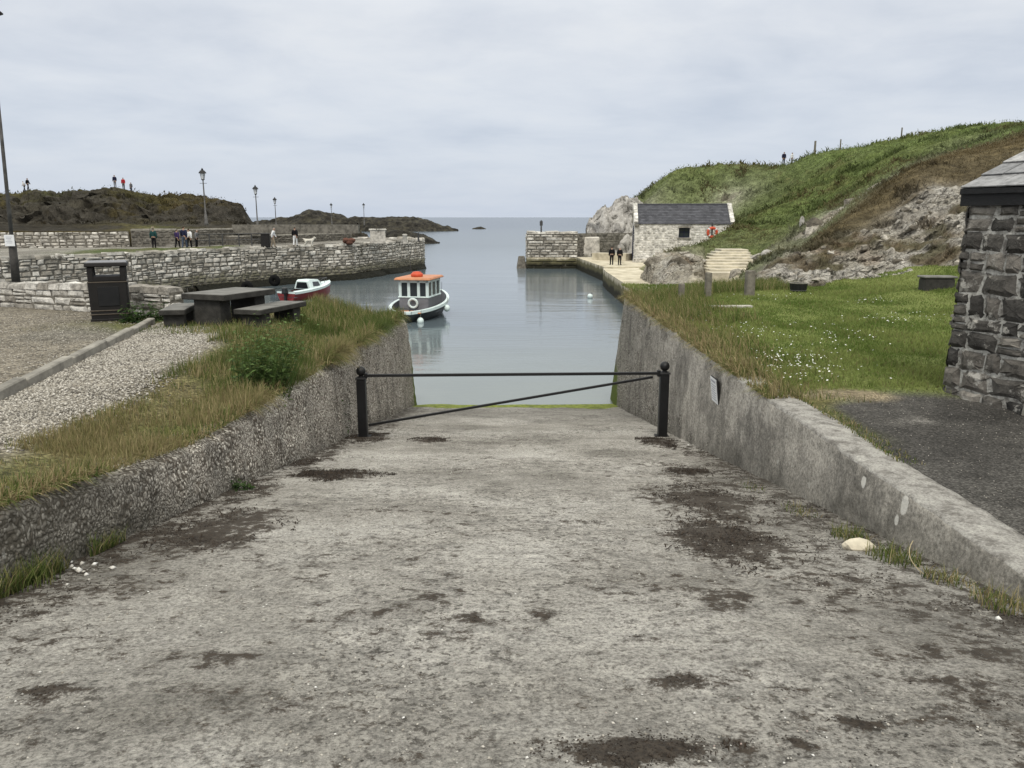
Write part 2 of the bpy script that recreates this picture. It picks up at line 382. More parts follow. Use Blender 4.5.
    t = NT('shells', .7, .3); M['shell'] = t.out(t.ramp(t.island(), [(0, (.45, .42, .37)), (.6, (.62, .6, .56)), (1, (.75, .74, .71))]))
    t = NT('grit', .95, .2); M['grit'] = t.out(t.ramp(t.island(), [(0, (.03, .026, .022)), (.5, (.075, .068, .06)), (.8, (.2, .19, .17)), (1, (.40, .31, .28))]))
    t = NT('daisy', .8, .2); M['daisy'] = t.out((.78, .78, .74))
    t = NT('searock', .9, .2); c = t.ramp(t.noise(.5, 9, .7), [(.385, (.014, .013, .011)), (.5, (.034, .031, .025)), (.615, (.066, .06, .042))]); M['searock'] = t.out(c, t.bump(t.noise(1.2, 8, .7), .5, .8))
    t = NT('grey_white_rock', .9, .2); p = t.map(t.P, (1, 1, 1), (0, .9, .2)); c = t.ramp(t.noise(.9, 9, .72, p, .8), [(.385, (.09, .085, .075)), (.45, (.30, .285, .265)), (.615, (.50, .48, .45))]); M['palerock'] = t.out(c, t.bump(t.noise(1.5, 8, .7), .3, .9))
mats()
# ================================================================== SLIPWAY
SEAWEED = [(335,475,50,6),(215,533,62,24),(368,438,24,5),(432,440,20,3),(712,508,62,22),(732,545,62,26),(690,472,24,5),(660,443,20,6),(610,750,125,20),(300,462,22,5)]
STAINS = SEAWEED+[(700,492,40,10),(725,602,32,13),(690,680,45,10),(855,722,40,9),(995,700,40,22),(235,662,60,11),(797,742,30,9),(470,618,20,6),(640,640,26,6),(60,690,50,10),(430,598,22,5),(545,615,18,5),(780,690,25,6)]
def ell(s):
    u, v, ru, rv = s; p = atslip(u, v); a = atslip(u-ru, v)[0]; b = atslip(u+ru, v)[0]
    y0 = atslip(u, v+rv)[1]; y1 = atslip(u, v-rv)[1]
    return (p[0], (y0+y1)/2, (b-a)/2, (y1-y0)/2)
def wallbase(y, side):
    if side > 0: return np.interp(y, [-10, 4.5, 14, 24.6, 40], [3.22, 3.16, 3.08, 3.11, 3.11])
    return np.interp(y, [-10, 4.7, 14, 23.9, 40], [-3.4, -3.31, -3.07, -2.92, -2.9])
ys = [-9.0]
while ys[-1] < 42: ys.append(ys[-1]+max(.022, .011*max(0, ys[-1])) if ys[-1] > 1 else ys[-1]+.25)
ys = np.array(ys); nx = 221
tx = np.linspace(0, 1, nx)
YY = np.repeat(ys[:, None], nx, 1)
XX = (wallbase(ys, -1)-.12)[:, None]*(1-tx)+(wallbase(ys, 1)+.12)[:, None]*tx
P3 = np.stack([XX, YY, 0*XX], -1)
ZZ = np.where(YY < 0, 4.08, zslip(YY))
ZZ = ZZ+.018*fbm(P3*1.3, 4, 3)+.012*fbm(P3*6, 3, 5)*(YY < 14)
rip = np.sin(YY*2*math.pi/.42+1.5*fbm(P3*.8, 3, 8)); ZZ = ZZ+.012*rip*sst(8, 14, YY)
ew = fbm(P3*1.6, 5, 21); ew2 = fbm(P3*5, 4, 31)
ZZ = ZZ+.05*fbm(P3*.55+5, 3, 23)*sst(18, 21, YY)
stain = np.zeros_like(XX)
for s in STAINS:
    cx, cy, rx, ry = ell(s)
    wx_, wy_ = .35*rx*fbm(P3*1.2+7, 3, 33), .35*ry*fbm(P3*1.2+19, 3, 35)
    d = np.sqrt(((XX-cx+wx_)/rx)**2+((YY-cy+wy_)/ry)**2)
    stain = np.maximum(stain, np.exp(-.75*d**2.4)*(1.0 if s in SEAWEED else .74)+.25*ew*np.exp(-.5*d**2)+.22*ew2*np.exp(-.5*d**2))
dl = XX-wallbase(ys, -1)[:, None]; dr = wallbase(ys, 1)[:, None]-XX
stain = np.maximum(stain, (.72+.3*ew2)*sst(.75, .1, dl+.4*ew)*sst(1, 3, YY)); stain = np.maximum(stain, (.70+.3*ew2)*sst(1.0, .1, dr+.6*ew)*sst(15.5, 12, YY))
stain = np.maximum(stain, (.50+.35*ew+.25*ew2)*sst(2.3, .9, dr+.6*ew)*sst(13, 10, YY)); stain = np.maximum(stain, (.42+.3*ew+.25*ew2)*sst(2.2, .5, dl+.6*ew)*sst(10, 7, YY)); stain = np.maximum(stain, .22+.35*ew+.2*ew2)
STN = (ys, stain.copy()); stain = stain*.95
wet = sst(15.5, 20, YY+2*ew)*.75+.35*sst(.1, .5, ew)*sst(13, 17, YY)
wet = np.maximum(wet, .5*sst(1.2, .2, dr+.5*ew)*sst(12, 8, YY))
alg = sst(22.0, 22.9, YY+.8*ew+.3*ew2)*.9
zs_ = ZZ+stain*.012
slip = mk('slipway', np.stack([XX, YY, zs_], -1).reshape(-1, 3), gridF(len(ys), nx, False), M['slip'], None, True, np.stack([stain, wet, alg], -1).reshape(-1, 3))
tag(slip, kind='structure')
# ================================================================== LAND HEIGHTS
def zwl(y): return np.interp(y, [-9, 0, 2.5, 4.7, 5.9, 7.9, 11, 14.7, 22.5], [4.08, 4.08, 3.98, 3.80, 3.62, 3.33, 3.22, 3.12, 2.88])
def zgr(y): return np.interp(y, [-9, 0, 5, 9, 17, 24], [4.08, 4.06, 3.78, 3.6, 3.46, 3.36])
def xwl(y): return wallbase(y, -1)-.12
def zleft(x, y):
    t = sst(.35, 2.4, (xwl(y)-x)); return zwl(y)*(1-t)+zgr(y)*t
def zright(x, y):
    base = np.interp(y, [-9, 0, 2.2, 3.6, 6, 40], [4.08, 4.08, 3.72, 3.47, 3.43, 3.43])
    return base+.85*sst(9.5, 16, x)*sst(12, 26, y)
def fl(x, y): return float(zleft(x, y))
def fr(x, y): return float(zright(x, y))
# ---- side walls of the slip
def sidewall(name, side, mat, label):
    y0 = 1.2; n = 520; t = np.linspace(0, 1, n)
    t = t**1.25
    prof = []   # (kind, k)
    nf, nt, nb = 34, 8, 4
    V = []; A = []
    ye0 = 24.7 if side > 0 else 23.95
    yb = y0+(ye0-y0)*t
    zt0 = (3.45*np.ones(n) if side > 0 else zwl(yb)-.02)
    zt0 = np.where(yb < 3.2, np.maximum(zt0, zslip(yb)+.02) if side > 0 else zt0, zt0)
    rows = []
    wob = fbm(np.stack([yb*1.1, 0*yb, 0*yb+side*5], -1), 4, 41)
    wob2 = fbm(np.stack([yb*4.5, 0*yb, 0*yb+side*5], -1), 3, 43)
    zt = zt0+(.014*wob+.012*wob2 if side > 0 else .075*wob+.04*wob2)
    for j in range(nf+nt+nb):
        if j < nf:
            f = j/(nf-1); zb = zslip(yb)-.25
            z = zb+(zt-zb)*f; off = .14*np.clip((z-zslip(yb))/1.8, 0, 1)*0+.035+.09*f
            y = yb-(1.9 if side > 0 else 1.45)*t**6*np.clip(z/3.3, 0, 1)
            rnd = .012 if side > 0 else .10
            off = off+rnd*np.clip((f-.93)/.07, 0, 1)**2
            top = 0
        elif j < nf+nt:
            f = (j-nf+1)/nt; off = .13+(.03 if side > 0 else .10)+f*.38; z = zt+(.012 if side > 0 else .04)*(1-(2*f-1)**2); y = yb-(1.9 if side > 0 else 1.45)*t**6; top = 1
        else:
            f = (j-nf-nt+1)/nb; off = .13+.41+.01*f+(.0 if side > 0 else .08); z = zt-.5*f; y = yb-(1.9 if side > 0 else 1.45)*t**6; top = 0
        x = wallbase(yb, side)+side*off
        p = np.stack([x, y, z], -1)
        amp = (.018 if side > 0 else .04)*(1 if j < nf+nt else 0)
        x = x-side*amp*fbm(p*2.2, 4, 51)-side*amp*.6*fbm(p*9, 4, 53)
        z = z+(amp*.5*fbm(p*7, 3, 57) if top else 0)
        rows.append(np.stack([x, y, z], -1))
        d0 = z-zslip(y)
        n1 = fbm(p*.7, 4, 61)
        if side > 0:
            peb = .3+.75*sst(14.5, 17, yb+1.5*n1)*sst(1.9, .5, z+.9*n1-.1)*1.0+.35*sst(12, 22, yb)+.16*sst(2.6, 1.6, z)*sst(10, 13, yb)
            peb = peb-.22*sst(9.7, 9.3, yb)
            dirt = .25*sst(9.7, 9.5, yb)+.45*sst(.5, .0, d0+.2*n1)
        else:
            peb = .8+.1*n1; dirt = .4*sst(.8, .25, zt-z+.3*n1)*sst(7.2, 5.8, yb)+.42*sst(8.2, 6.0, yb+1.0*n1)+.5*sst(.3, .0, d0+.2*n1)
        alg = .75*sst(23.1, 24.0, yb+.6*n1)*sst(2.3, .3, d0)+.95*sst(22.9, 23.6, y+.4*n1)*sst(.5, .05, d0)
        A.append(np.stack([peb, dirt, alg], -1)); 
    # end face : close
    G = np.stack(rows, 1); A = np.stack(A, 1)
    # extra end rows (face towards the water)
    e = G[-1].copy(); wv = e[0:1]
    V = np.concatenate([G.reshape(-1, 3)]); m = nf+nt+nb
    F = gridF(n, m, side < 0)
    # end cap: strips from last row shifted outwards
    capv = G[-1][:nf].copy(); capo = capv.copy(); capo[:, 0] = G[-1][nf+nt-1, 0]
    b = len(V); V = np.concatenate([V, capv, capo]); A2 = np.concatenate([A.reshape(-1, 3), A[-1][:nf], A[-1][:nf]])
    q = np.array([[b+k, b+k+1, b+nf+k+1, b+nf+k] for k in range(nf-1)])
    if side < 0: q = q[:, ::-1]
    F = np.concatenate([F, q])
    o = mk(name, V, F, mat, None, True, A2)
    o.data.materials.append(M['cope'])
    if side > 0:
        idx = np.zeros(len(o.data.polygons), np.int32); k = np.arange((n-1)*(m-1)) % (m-1)
        idx[:(n-1)*(m-1)] = (k >= nf-2) & (k < nf+nt); o.data.polygons.foreach_set('material_index', idx)
    tag(o, label, 'wall')
    return o
sidewall('slipway_wall', -1, M['aggL'], 'rough pebbly concrete wall on the grassy bank side of the slipway, overhung by long dry grass')
sidewall('slipway_wall', 1, M['aggR'], 'smooth grey rendered concrete wall beside the tarmac and lawn, carrying a small white notice')
# ================================================================== LEFT GROUND
def c3(a, b, t): return np.asarray(a)*(1-t[..., None])+np.asarray(b)*t[..., None]
KA, KB = atf(0, 398, fl), atf(152, 324, fl)
nyl, nxl = 220, 260
ty = np.linspace(0, 1, nyl)[:, None]; txx = (np.linspace(0, 1, nxl)**2.2)[None, :]
X = -3.58-(44*txx)+0*ty
yfar = np.interp(-X, [3.4, 5, 8.5, 14, 50], [22.3, 21.0, 20.2, 22.5, 26])
Y = -9+(yfar+9)*ty
xs = xwl(Y); X = np.where(txx < .02, np.minimum(X, xs-.3), X); X = np.minimum(X, xs-.36)
Pg = np.stack([X, Y, 0*X], -1); n1 = fbm(Pg*.9, 5, 71); n2 = fbm(Pg*.25, 4, 73)
dist = xs-X
# verge of grass: outer limit traced as grass width along the wall
vw = np.interp(Y, [-9, 3, 5, 7.5, 10, 13, 16, 18.5, 23], [1.1, 1.1, 1.15, 1.25, 1.5, 1.9, 2.5, 4.2, 6])
gm = sst(.25, -.25, dist-vw+.45*n1)
gm = np.maximum(gm, sst(.5, -.2, np.hypot((X+6.3)/2.6, (Y-16.9)/1.5)-1.05+.5*n1))
kx = np.interp(Y, [KA[1]-12, KA[1], KB[1], KB[1]+4], [KA[0]+12*(KA[0]-KB[0])/(KB[1]-KA[1]), KA[0], KB[0], KB[0]])
park = sst(0, -.15, X-kx)
gcol = c3((.285, .258, .215), (.24, .214, .172), park)
gcol = c3(gcol, (.20, .185, .155), park*sst(-.1, .5, n2))
gcol = c3(gcol, (.15, .15, .07), .5*park*sst(.55, .0, (kx-X)+.5*n1)*sst(9, 13, Y))
vcol = c3((.17, .15, .075), (.10, .11, .035), sst(-.3, .4, n1))
gcol = c3(gcol, vcol, gm)
Z = zleft(X, Y)+.03*n1*gm+.015*fbm(Pg*3, 3, 75)
lg = mk('gravel_ground', np.stack([X, Y, Z], -1).reshape(-1, 3), gridF(nyl, nxl, True), M['gravel'], None, True, gcol.reshape(-1, 3)); tag(lg, kind='structure')
# harbour-side retaining wall below the left ground
e = np.stack([X[-1], Y[-1], Z[-1]], -1); b = e.copy(); b[:, 2] = -2; b[:, 1] += .3
o = mk('harbour_retaining_wall', np.concatenate([e+(0, .004, .02), b]), np.array([[k, k+1, nxl+k+1, nxl+k] for k in range(nxl-1)]), M['aggL'], None, False, np.tile((.6, .3, 0), (2*nxl, 1)))
tag(o, 'concrete retaining wall dropping to the water behind the picnic table', 'wall')
# ================================================================== RIGHT GROUND
nyr, nxr = 260, 260
ty = np.linspace(0, 1, nyr)[:, None]; txx = (np.linspace(0, 1, nxr)**1.8)[None, :]
X = 3.66+34*txx+0*ty
yfar = np.interp(X, [3.6, 4.5, 6, 8, 12, 40], [22.6, 23.4, 26, 27.5, 27.5, 27.5])
Y = -9+(yfar+9)*ty
Pg = np.stack([X, Y, 0*X], -1); n1 = fbm(Pg*.9, 5, 81); n2 = fbm(Pg*3, 4, 83)
yb = np.interp(X, [3.6, 4.2, 5.0, 6, 20], [9.0, 9.75, 10.2, 10.0, 9.4])
lawn = sst(-.2, .2, Y-yb+.3*n1)
g = c3((.105, .145, .034), (.17, .20, .06), sst(-.4, .4, n1)); g = c3(g, (.16, .155, .06), .5*sst(.1, .6, n2)*sst(.3, -.3, n1))
g = c3(g, (.17, .145, .07), .8*sst(.9, .2, X-3.66+.5*n1))
a = c3((.062, .059, .055), (.105, .10, .092), sst(-.4, .5, n1)); a = c3(a, (.21, .2, .185), .85*sst(.42, .7, n2+.55*n1)*sst(1.5, .3, np.hypot((X-4.95)/1.0, (Y-8.3)/.75))); a = c3(a, (.2, .19, .17), .5*sst(.62, .8, n2))
cl = c3(a, g, lawn); sand = sst(1, .5, np.hypot((X-4.35)/.85, (Y-9.95)/.4)+.35*n1); cl = c3(cl, (.27, .225, .15), sand)
cl = c3(cl, (.12, .13, .04), .7*sst(.35, .0, X-3.66+.3*n1)*sst(7.5, 9, Y)*(1-lawn))
Z = zright(X, Y)+.01*n1+.008*n2+lawn*(.03+.03*n1)
rg = mk('lawn', np.stack([X, Y, Z], -1).reshape(-1, 3), gridF(nyr, nxr), M['lawn'], None, True, cl.reshape(-1, 3)); tag(rg, kind='structure')
rg.data.materials.append(M['asphalt'])
lf = lawn.reshape(-1)[np.array([p.vertices[0] for p in rg.data.polygons])]
rg.data.polygons.foreach_set('material_index', (lf < .5).astype(np.int32))
e = np.stack([X[-1], Y[-1], Z[-1]], -1); b = e.copy(); b[:, 2] = -2; b[:, 1] += .5
o = mk('bank', np.concatenate([e+(0, .004, .0), b]), np.array([[k, nxr+k, nxr+k+1, k+1] for k in range(nxr-1)]), M['hill'], None, False, np.tile((.12, .12, .05, 0), (2*nxr, 1))); tag(o, kind='structure')
# ================================================================== WATER
wx = [-9000, -900, -120, -60, -30, 0, 30, 60, 120, 900, 9000]; wy = [12, 30, 60, 120, 400, 1500, 5000, 16000]
wv = [(x, y, 0) for y in wy for x in wx]
w = mk('water', wv, gridF(len(wy), len(wx)), M['water']); tag(w, kind='structure')
# ================================================================== HILLS FROM SURVEY POINTS
COL = dict(g=(.095, .122, .038), G=(.115, .155, .048), b=(.105, .08, .038), B=(.075, .062, .032), r=(.40, .37, .33), s=(.50, .44, .31), d=(.055, .05, .032), y=(.12, .105, .04))
def survey(cps, us, ds, name, mat, amp=1.0, rb=6.0, zmin=-3, seed=0, post=None):
    Q = []; Zc = []; Cc = []; Rk = []
    for c in cps:
        if c[0] == 'x': _, x, y, z, k = c; px, py, pz = x, y, z
        else: u, v, d, k = c; px, py, pz = atd(u, v, d)
        Q.append((px/py*CP*FPX/60., math.log(py)*9)); Zc.append(pz); Cc.append(COL[k]); Rk.append(1. if k == 'r' else 0.)
    Q = np.array(Q); Zc = np.array(Zc); Cc = np.array(Cc); Rk = np.array(Rk)
    D = np.sqrt(((Q[:, None]-Q[None])**2).sum(-1)+.15)
    n = len(Q); A = np.zeros((n+3, n+3)); A[:n, :n] = D-np.eye(n)*.02; A[:n, n] = 1; A[:n, n+1:] = Q; A[n, :n] = 1; A[n+1:, :n] = Q.T
    wgt = np.linalg.solve(A, np.concatenate([Zc, np.zeros(3)]))
    U, Dd = np.meshgrid(us, ds); Xa = (U-512)/FPX/1.02
    Xw = Xa*Dd; Yw = Dd
    q = np.stack([Xa*CP*FPX/60., np.log(Dd)*9], -1).reshape(-1, 2)
    dist = np.sqrt(((q[:, None]-Q[None])**2).sum(-1)+.15)
    Zw = (dist@wgt[:n]+wgt[n]+q@wgt[n+1:]).reshape(U.shape)
    W = 1/(dist**3+.02); W = W/W.sum(1, keepdims=True)
    P = np.stack([Xw, Yw, Zw], -1)
    qn = fbm(P*.45, 5, seed+1).reshape(-1)
    Wj = 1/((dist*(1+.0))**3.5+.01); Wj /= Wj.sum(1, keepdims=True)
    C = (Wj@Cc).reshape(*U.shape, 3); Rm = (Wj@Rk).reshape(U.shape)
    return P, C, Rm
RC = [ # foot of the crag at the back of the lawn
 ('x', 3.9, 22.5, 2.4, 'g'), ('x', 5, 24.5, 1.6, 'g'), ('x', 7, 27.2, 2.7, 'g'), ('x', 9, 26.5, 2.6, 'g'), ('x', 13, 25.5, 3.2, 'g'), ('x', 18, 24, 3.2, 'g'), ('x', 26, 22, 3.2, 'g'),
 (752,293,28,'g'), (772,291,27.3,'r'), (800,289,27,'r'), (850,281,27,'r'), (900,273,26.8,'r'), (950,264,26.2,'r'), (1024,258,25,'r'), (1120,255,23,'g'), (1260,255,20,'g'),
 (775,272,29,'r'), (800,274,28.5,'r'), (850,262,29,'r'), (830,255,30,'r'), (872,248,30,'r'),(900,235,31,'r'), (940,205,32.5,'r'), (945,240,29,'r'), (915,200,33.5,'r'), (900,255,29,'r'),(1000,200,31,'r'), (920,225,31.5,'b'),(880,225,32.5,'b'),
 # its brown crest
 (760,262,31,'g'), (785,256,32,'g'), (800,252,32.5,'g'), (825,243,34,'b'), (842,226,35.5,'b'), (862,208,37,'b'), (885,192,38,'b'), (905,174,40,'b'), (950,157,42,'b'), (1000,146,42,'b'), (1024,139,42,'b'), (1100,124,40,'b'), (1250,104,38,'b'),
 (900,185,37,'b'),(950,178,36.5,'b'), (890,212,35,'b'), (990,175,36,'b'),
 # hollow behind
 (820,235,42,'g'), (850,205,46,'g'), (900,172,52,'G'), (960,152,56,'G'), (1024,137,56,'G'),
 # terrace with small outcrop
 (800,243,46,'g'), (770,246,46,'g'), (815,232,47,'r'), (835,222,49,'r'), (845,212,50,'r'), (815,215,53,'g'), (850,200,54,'g'), (790,232,52,'g'),
 # low shore and sand
 ('x', 8.6, 50, 1.25, 's'), ('x', 8.9, 70, 1.2, 's'), ('x', 9.5, 90, 1.2, 's'), ('x', 12, 60, 1.25, 's'), ('x', 9.5, 42, 1.35, 's'), ('x', 8, 33, 1.4, 's'), ('x', 6, 29, 1.2, 'g'), ('x', 7.0, 40, .2, 's'), ('x', 6.8, 60, -.5, 's'), ('x', 11, 70, 1.25, 's'), ('x', 12, 76, 1.3, 's'),('x', 18, 76, 1.5, 'g'), ('x', 11, 100, 1.2, 's'),
 (690,291,41,'s'), (730,288,42,'s'), (700,280,46,'s'), (680,283,46,'r'), (725,276,48,'s'), (752,274,47,'r'), (758,284,41,'r'), (740,290,37,'s'), (715,278,48,'r'),
 # knoll
 (664,268,50,'r'), (678,262,52,'r'), (692,264,52,'r'), (708,265,52,'r'), (705,270,50,'s'), (650,272,52,'r'), (650,262,56,'r'), (662,253,56,'g'), (680,248,57,'g'), (700,247,58,'g'), (690,252,55,'g'),
 (718,263,52.5,'s'), (738,263,52.5,'s'), (735,251.5,58,'g'), (757,258,54,'g'), (765,250,60,'g'), (735,247,62,'g'), (700,246,66,'g'), (665,251,66,'g'), (690,245,70,'g'),
 # green bank right of the boathouse
 (712,240,74,'g'), (722,234,77,'g'), (735,229,79,'g'), (748,222,82,'g'), (770,232,72,'g'), (790,222,74,'g'), (810,208,76,'G'), (780,205,86,'G'), (752,205,92,'g'),
 # headland
 (640,206,99,'r'), (655,196,100,'g'), (648,199,104,'g'), (668,174,106,'g'), (684,170,108,'g'), (700,169,110,'g'), (740,168,113,'g'), (780,167,113,'g'), (800,164,109,'g'), (812,157,103,'G'), (830,155,101,'G'), (860,151,99,'G'), (920,138,93,'G'), (970,131,89,'G'), (1024,127,85,'G'), (1100,118,80,'G'), (1250,104,75,'G'),
 (700,187,102,'g'), (740,188,100,'g'), (780,184,98,'g'), (820,180,88,'g'), (850,178,80,'G'), (870,168,74,'g'), (730,203,97,'r'),(738,210,94,'g'), (800,196,84,'g'), (690,203,98,'g'),
 ('x', 14, 96, 1.5, 'g'), ('x', 20, 92, 3, 'g'), ('x', 13, 112, 5, 'g'), ('x', 11, 125, -2, 'd'), ('x', 20, 135, 8.5, 'g'), ('x', 35, 140, 10.5, 'g'), ('x', 60, 130, 13, 'G'), ('x', 100, 120, 17, 'G'), ('x', 25, 175, 2, 'g'), ('x', 60, 175, 8, 'g'), ('x', 110, 170, 12, 'G'), ('x', 15, 150, -2.5, 'g')]
us = np.concatenate([np.arange(585, 740, 1.3), np.arange(740, 1030, 1.05), np.arange(1030, 1420, 4)])
ds = 22.3*np.exp(np.linspace(0, math.log(175/22.3), 400))
P, C, Rm = survey(RC, us, ds, 'hill', None, seed=100)
lowgate = sst(1.5, 2.6, P[..., 2])
n1 = fbm(P*np.array((.5, .5, .5)), 5, 101); n2 = fbm(P*1.6, 4, 103); n0 = fbm(P*.16, 4, 105)
Rm = sst(.38, .62, Rm+.28*n1+.22*n2)*sst(30, 10, np.abs(P[..., 1]-40)+0)*0+sst(.36, .6, Rm+.30*n1+.22*n2)
sandy = np.clip((C[..., 0]-.2)/.25, 0, 1)
C = C*(1+.35*n0[..., None])*(1+.25*n1[..., None])
near = sst(60, 28, P[..., 1])
C = c3(C, np.array(COL['b']), .55*sst(.05, .45, n1+.4*n2)*(1-Rm)*sst(.15, .1, C[..., 0])*lowgate)
rockc = c3((.47, .445, .40), (.36, .33, .27), sst(-.3, .4, n1)); rockc = c3(rockc, (.25, .17, .11), .5*sst(.25, .6, fbm(P*.7, 3, 121)))
soil = sst(-.04, .16, fbm(P*.55+31, 6, 125))*near
C = c3(C, rockc, Rm); C = c3(C, c3((.085, .075, .03), (.11, .08, .04), sst(-.2, .2, n2)), .85*soil*Rm); Rm2 = Rm*(1-.6*soil)
def cell(P, seed):
    i = np.floor(P).astype(np.int64); F1 = np.full(P.shape[:-1], 9.); V1 = np.zeros(P.shape[:-1])
    for a in (-1, 0, 1):
        for b in (-1, 0, 1):
            for c in (-1, 0, 1):
                j = i+np.array((a, b, c)); f = np.stack([_h(j[..., 0], j[..., 1], j[..., 2], seed+k) for k in range(3)], -1); d = ((j+f-P)**2).sum(-1); m = d < F1
                F1 = np.where(m, d, F1); V1 = np.where(m, _h(j[..., 0], j[..., 1], j[..., 2], seed+9), V1)
    return V1
Pw = P+.35*np.stack([fbm(P*.9, 3, 171), fbm(P*.9, 3, 172), fbm(P*.9, 3, 173)], -1)
blk = .6*cell(Pw*np.array((.8, .8, 1.3)), 151)+.4*cell(Pw*np.array((2.0, 2.0, 2.9)), 161)-.5
crag = .6*ridged(P*np.array((.55, .55, .8)), 5, 131)+.55*blk
rk = Rm*lowgate
P = P.copy()
P[..., 2] += (1-rk)*lowgate*(.28*n1+.12*n2)*(.6+P[..., 1]/90)+rk*.55*crag*(.7+P[..., 1]/120)
fold = ridged(P*np.array((.11, .07, .11))+fbm(P*.08, 2, 145)[..., None]*.6, 4, 143)*sst(42, 60, P[..., 1])*(1-rk)*sst(2.6, 4.5, P[..., 2]); P[..., 2] += .85*fold-.25*sst(42, 60, P[..., 1]); P[..., 1] -= 1.8*fold
P[..., 1] -= rk*(.9*crag+.3*fbm(P*2.3, 4, 137))*1.0
P[..., 0] += rk*.35*fbm(P*1.1, 4, 139)
P[..., 2] += rk*.16*fbm(P*3.3, 3, 141)
stz = sst(700, 706, 512+P[..., 0]/P[..., 1]*1.0*FPX*1.0)*sst(762, 756, 512+P[..., 0]/P[..., 1]*FPX)*sst(46.5, 48.5, P[..., 1])*sst(61, 60, P[..., 1])
P[..., 2] -= 1.0*stz
shore = np.interp(P[..., 1], [22, 25.5, 28, 32, 50, 92, 96, 175], [4.6, 6.0, 7.0, 7.6, 8.5, 9.0, 11.5, 12])
P[..., 2] = np.where(P[..., 0] < shore, np.minimum(P[..., 2], -2.0), P[..., 2])
P[..., 2] = np.where((P[..., 1] > 30) & (P[..., 1] < 92) & (P[..., 0] < shore+np.where(P[..., 1] < 60, .6, 2.0)), np.minimum(P[..., 2], 1.25), P[..., 2])
HILLP, HILLC, HILLR = P, C, Rm*(1-.75*soil)
hl = mk('hillside', P.reshape(-1, 3), gridF(len(ds), len(us)), M['hill'], None, True, np.concatenate([C, Rm2[..., None]], -1).reshape(-1, 4)); tag(hl, kind='structure')
hq = np.arange(len(hl.data.polygons)); hi_ = (hq//(len(us)-1))*len(us)+hq % (len(us)-1); hl.data.polygons.foreach_set('use_smooth', (Rm2.reshape(-1)[hi_] < .5))
# left headland beyond the pier
LC = [(u, v, 112, k) for u, v, k in ((-200,205,'d'),(-80,200,'d'),(0,198,'y'),(20,198,'y'),(35,198,'y'),(47,192.5,'g'),(58,194.5,'g'),(69,198.5,'g'),(78,194,'d'),(95,191,'d'),(115,190.5,'d'),(128,191.5,'y'),(140,195,'g'),(155,197,'y'),(180,199,'y'),(197,201,'y'),(212,200,'y'),(226,200,'d'),(235,202,'d'))]
LC += [(242,210,106,'d'),(249,219,104,'d'),(254,222.5,102,'d'),(262,225,102,'d'),(290,226,110,'d'),(330,225,130,'d')]
LC += [(u, v, 84, k) for u, v, k in ((-200,229,'d'),(-60,229,'d'),(0,229,'d'),(40,229,'d'),(90,229,'d'),(130,229,'y'),(160,229,'G'),(180,229,'y'),(215,227,'d'),(240,226,'d'),(260,226,'d'),(300,226,'d'),(350,226,'d'))]
LC += [(u, v, 97, k) for u, v, k in ((-100,215,'d'),(0,213,'d'),(30,215,'d'),(60,210,'d'),(90,212,'d'),(130,213,'y'),(160,215,'d'),(190,215,'y'),(215,214,'d'),(232,213,'d'))]
LC += [(u, v, 104, k) for u, v, k in ((10,206,'d'),(45,204,'d'),(80,203,'d'),(110,199,'d'),(140,205,'y'),(170,207,'y'),(200,207,'d'),(228,206,'d'))]
LC += [(u, 230.5, 66, 'y') for u in (-200,-60,0,80,130,180,240,300,355,400)]
LC += [('x', x, 135, z, 'd') for x, z in ((-140,8),(-95,9),(-70,8.5),(-50,7.5),(-38,3),(-30,-2))]+[('x', x, 165, z, 'd') for x, z in ((-160,3),(-100,2),(-60,0),(-40,-3))]
LC += [('x', -24, 112, 4.2, 'd'), ('x', -14, 100, 2.0, 'd'), ('x', -10, 90, 1.0, 'd'), ('x', -30, 150, 4.3, 'd'), ('x', -33, 185, 4.3, 'd')]
us = np.arange(-230, 420, 1.6); ds = 64*np.exp(np.linspace(0, math.log(190/64), 210))
P, C, Rm = survey(LC, us, ds, 'l', None, seed=200)
n1 = fbm(P*.35, 5, 201); n2 = fbm(P*1.1, 4, 203); n0 = fbm(P*.12, 4, 207)
hg = sst(4.6, 6.0, P[..., 2])
P = P.copy(); rr_ = ridged(P*np.array((.10, .16, .16)), 5, 221); P[..., 2] += hg*(1.0*n1+.4*n2+1.6*rr_-1.35); P[..., 1] -= hg*(1.6*rr_+.8*n2)
LR_ = sst(-.15, .2, n0+.6*n2-.25*rr_-.15*(P[..., 2]-9))*hg
C = C*np.array((.62, .57, .62))*(1+.5*n0[..., None])*(1+.6*n1[..., None]); C = c3(C, (.11, .10, .035), .6*sst(.1, .5, n0+.5*n1)*sst(.0, .3, n2))
C = c3(C, (.045, .04, .032), .8*sst(.0, .4, -n1+.5*n2)); C = c3(C, c3((.035, .032, .026), (.075, .068, .056), sst(-.2, .5, n2)), .85*LR_); P[..., 2] += .45*LR_*ridged(P*.5, 4, 231); P[..., 1] -= .8*LR_*ridged(P*.42, 4, 233)
PZ = 3.2
BKP = [at(u, v, PZ) for u, v in ((-220, 250.5), (-60, 248.8), (0, 248), (60, 247.6), (130, 246.8), (190, 246), (240, 244), (300, 241.8), (352, 239.5), (395, 238.6), (422, 238.2))]
wy = np.interp(P[..., 0]/P[..., 1], [p[0]/p[1] for p in BKP], [p[1] for p in BKP])
P[..., 2] = np.where(P[..., 1] < wy+.9, -2.5, P[..., 2])
cut = (358-512)/FPX/1.02; fall = sst(cut-.012, cut+.03, P[..., 0]/P[..., 1]+.012*n1)
P[..., 2] = P[..., 2]*(1-fall)-2.5*fall
fr_ = sst((241-512)/FPX/1.02, (256-512)/FPX/1.02, P[..., 0]/P[..., 1]+.006*n1+.004*n2)
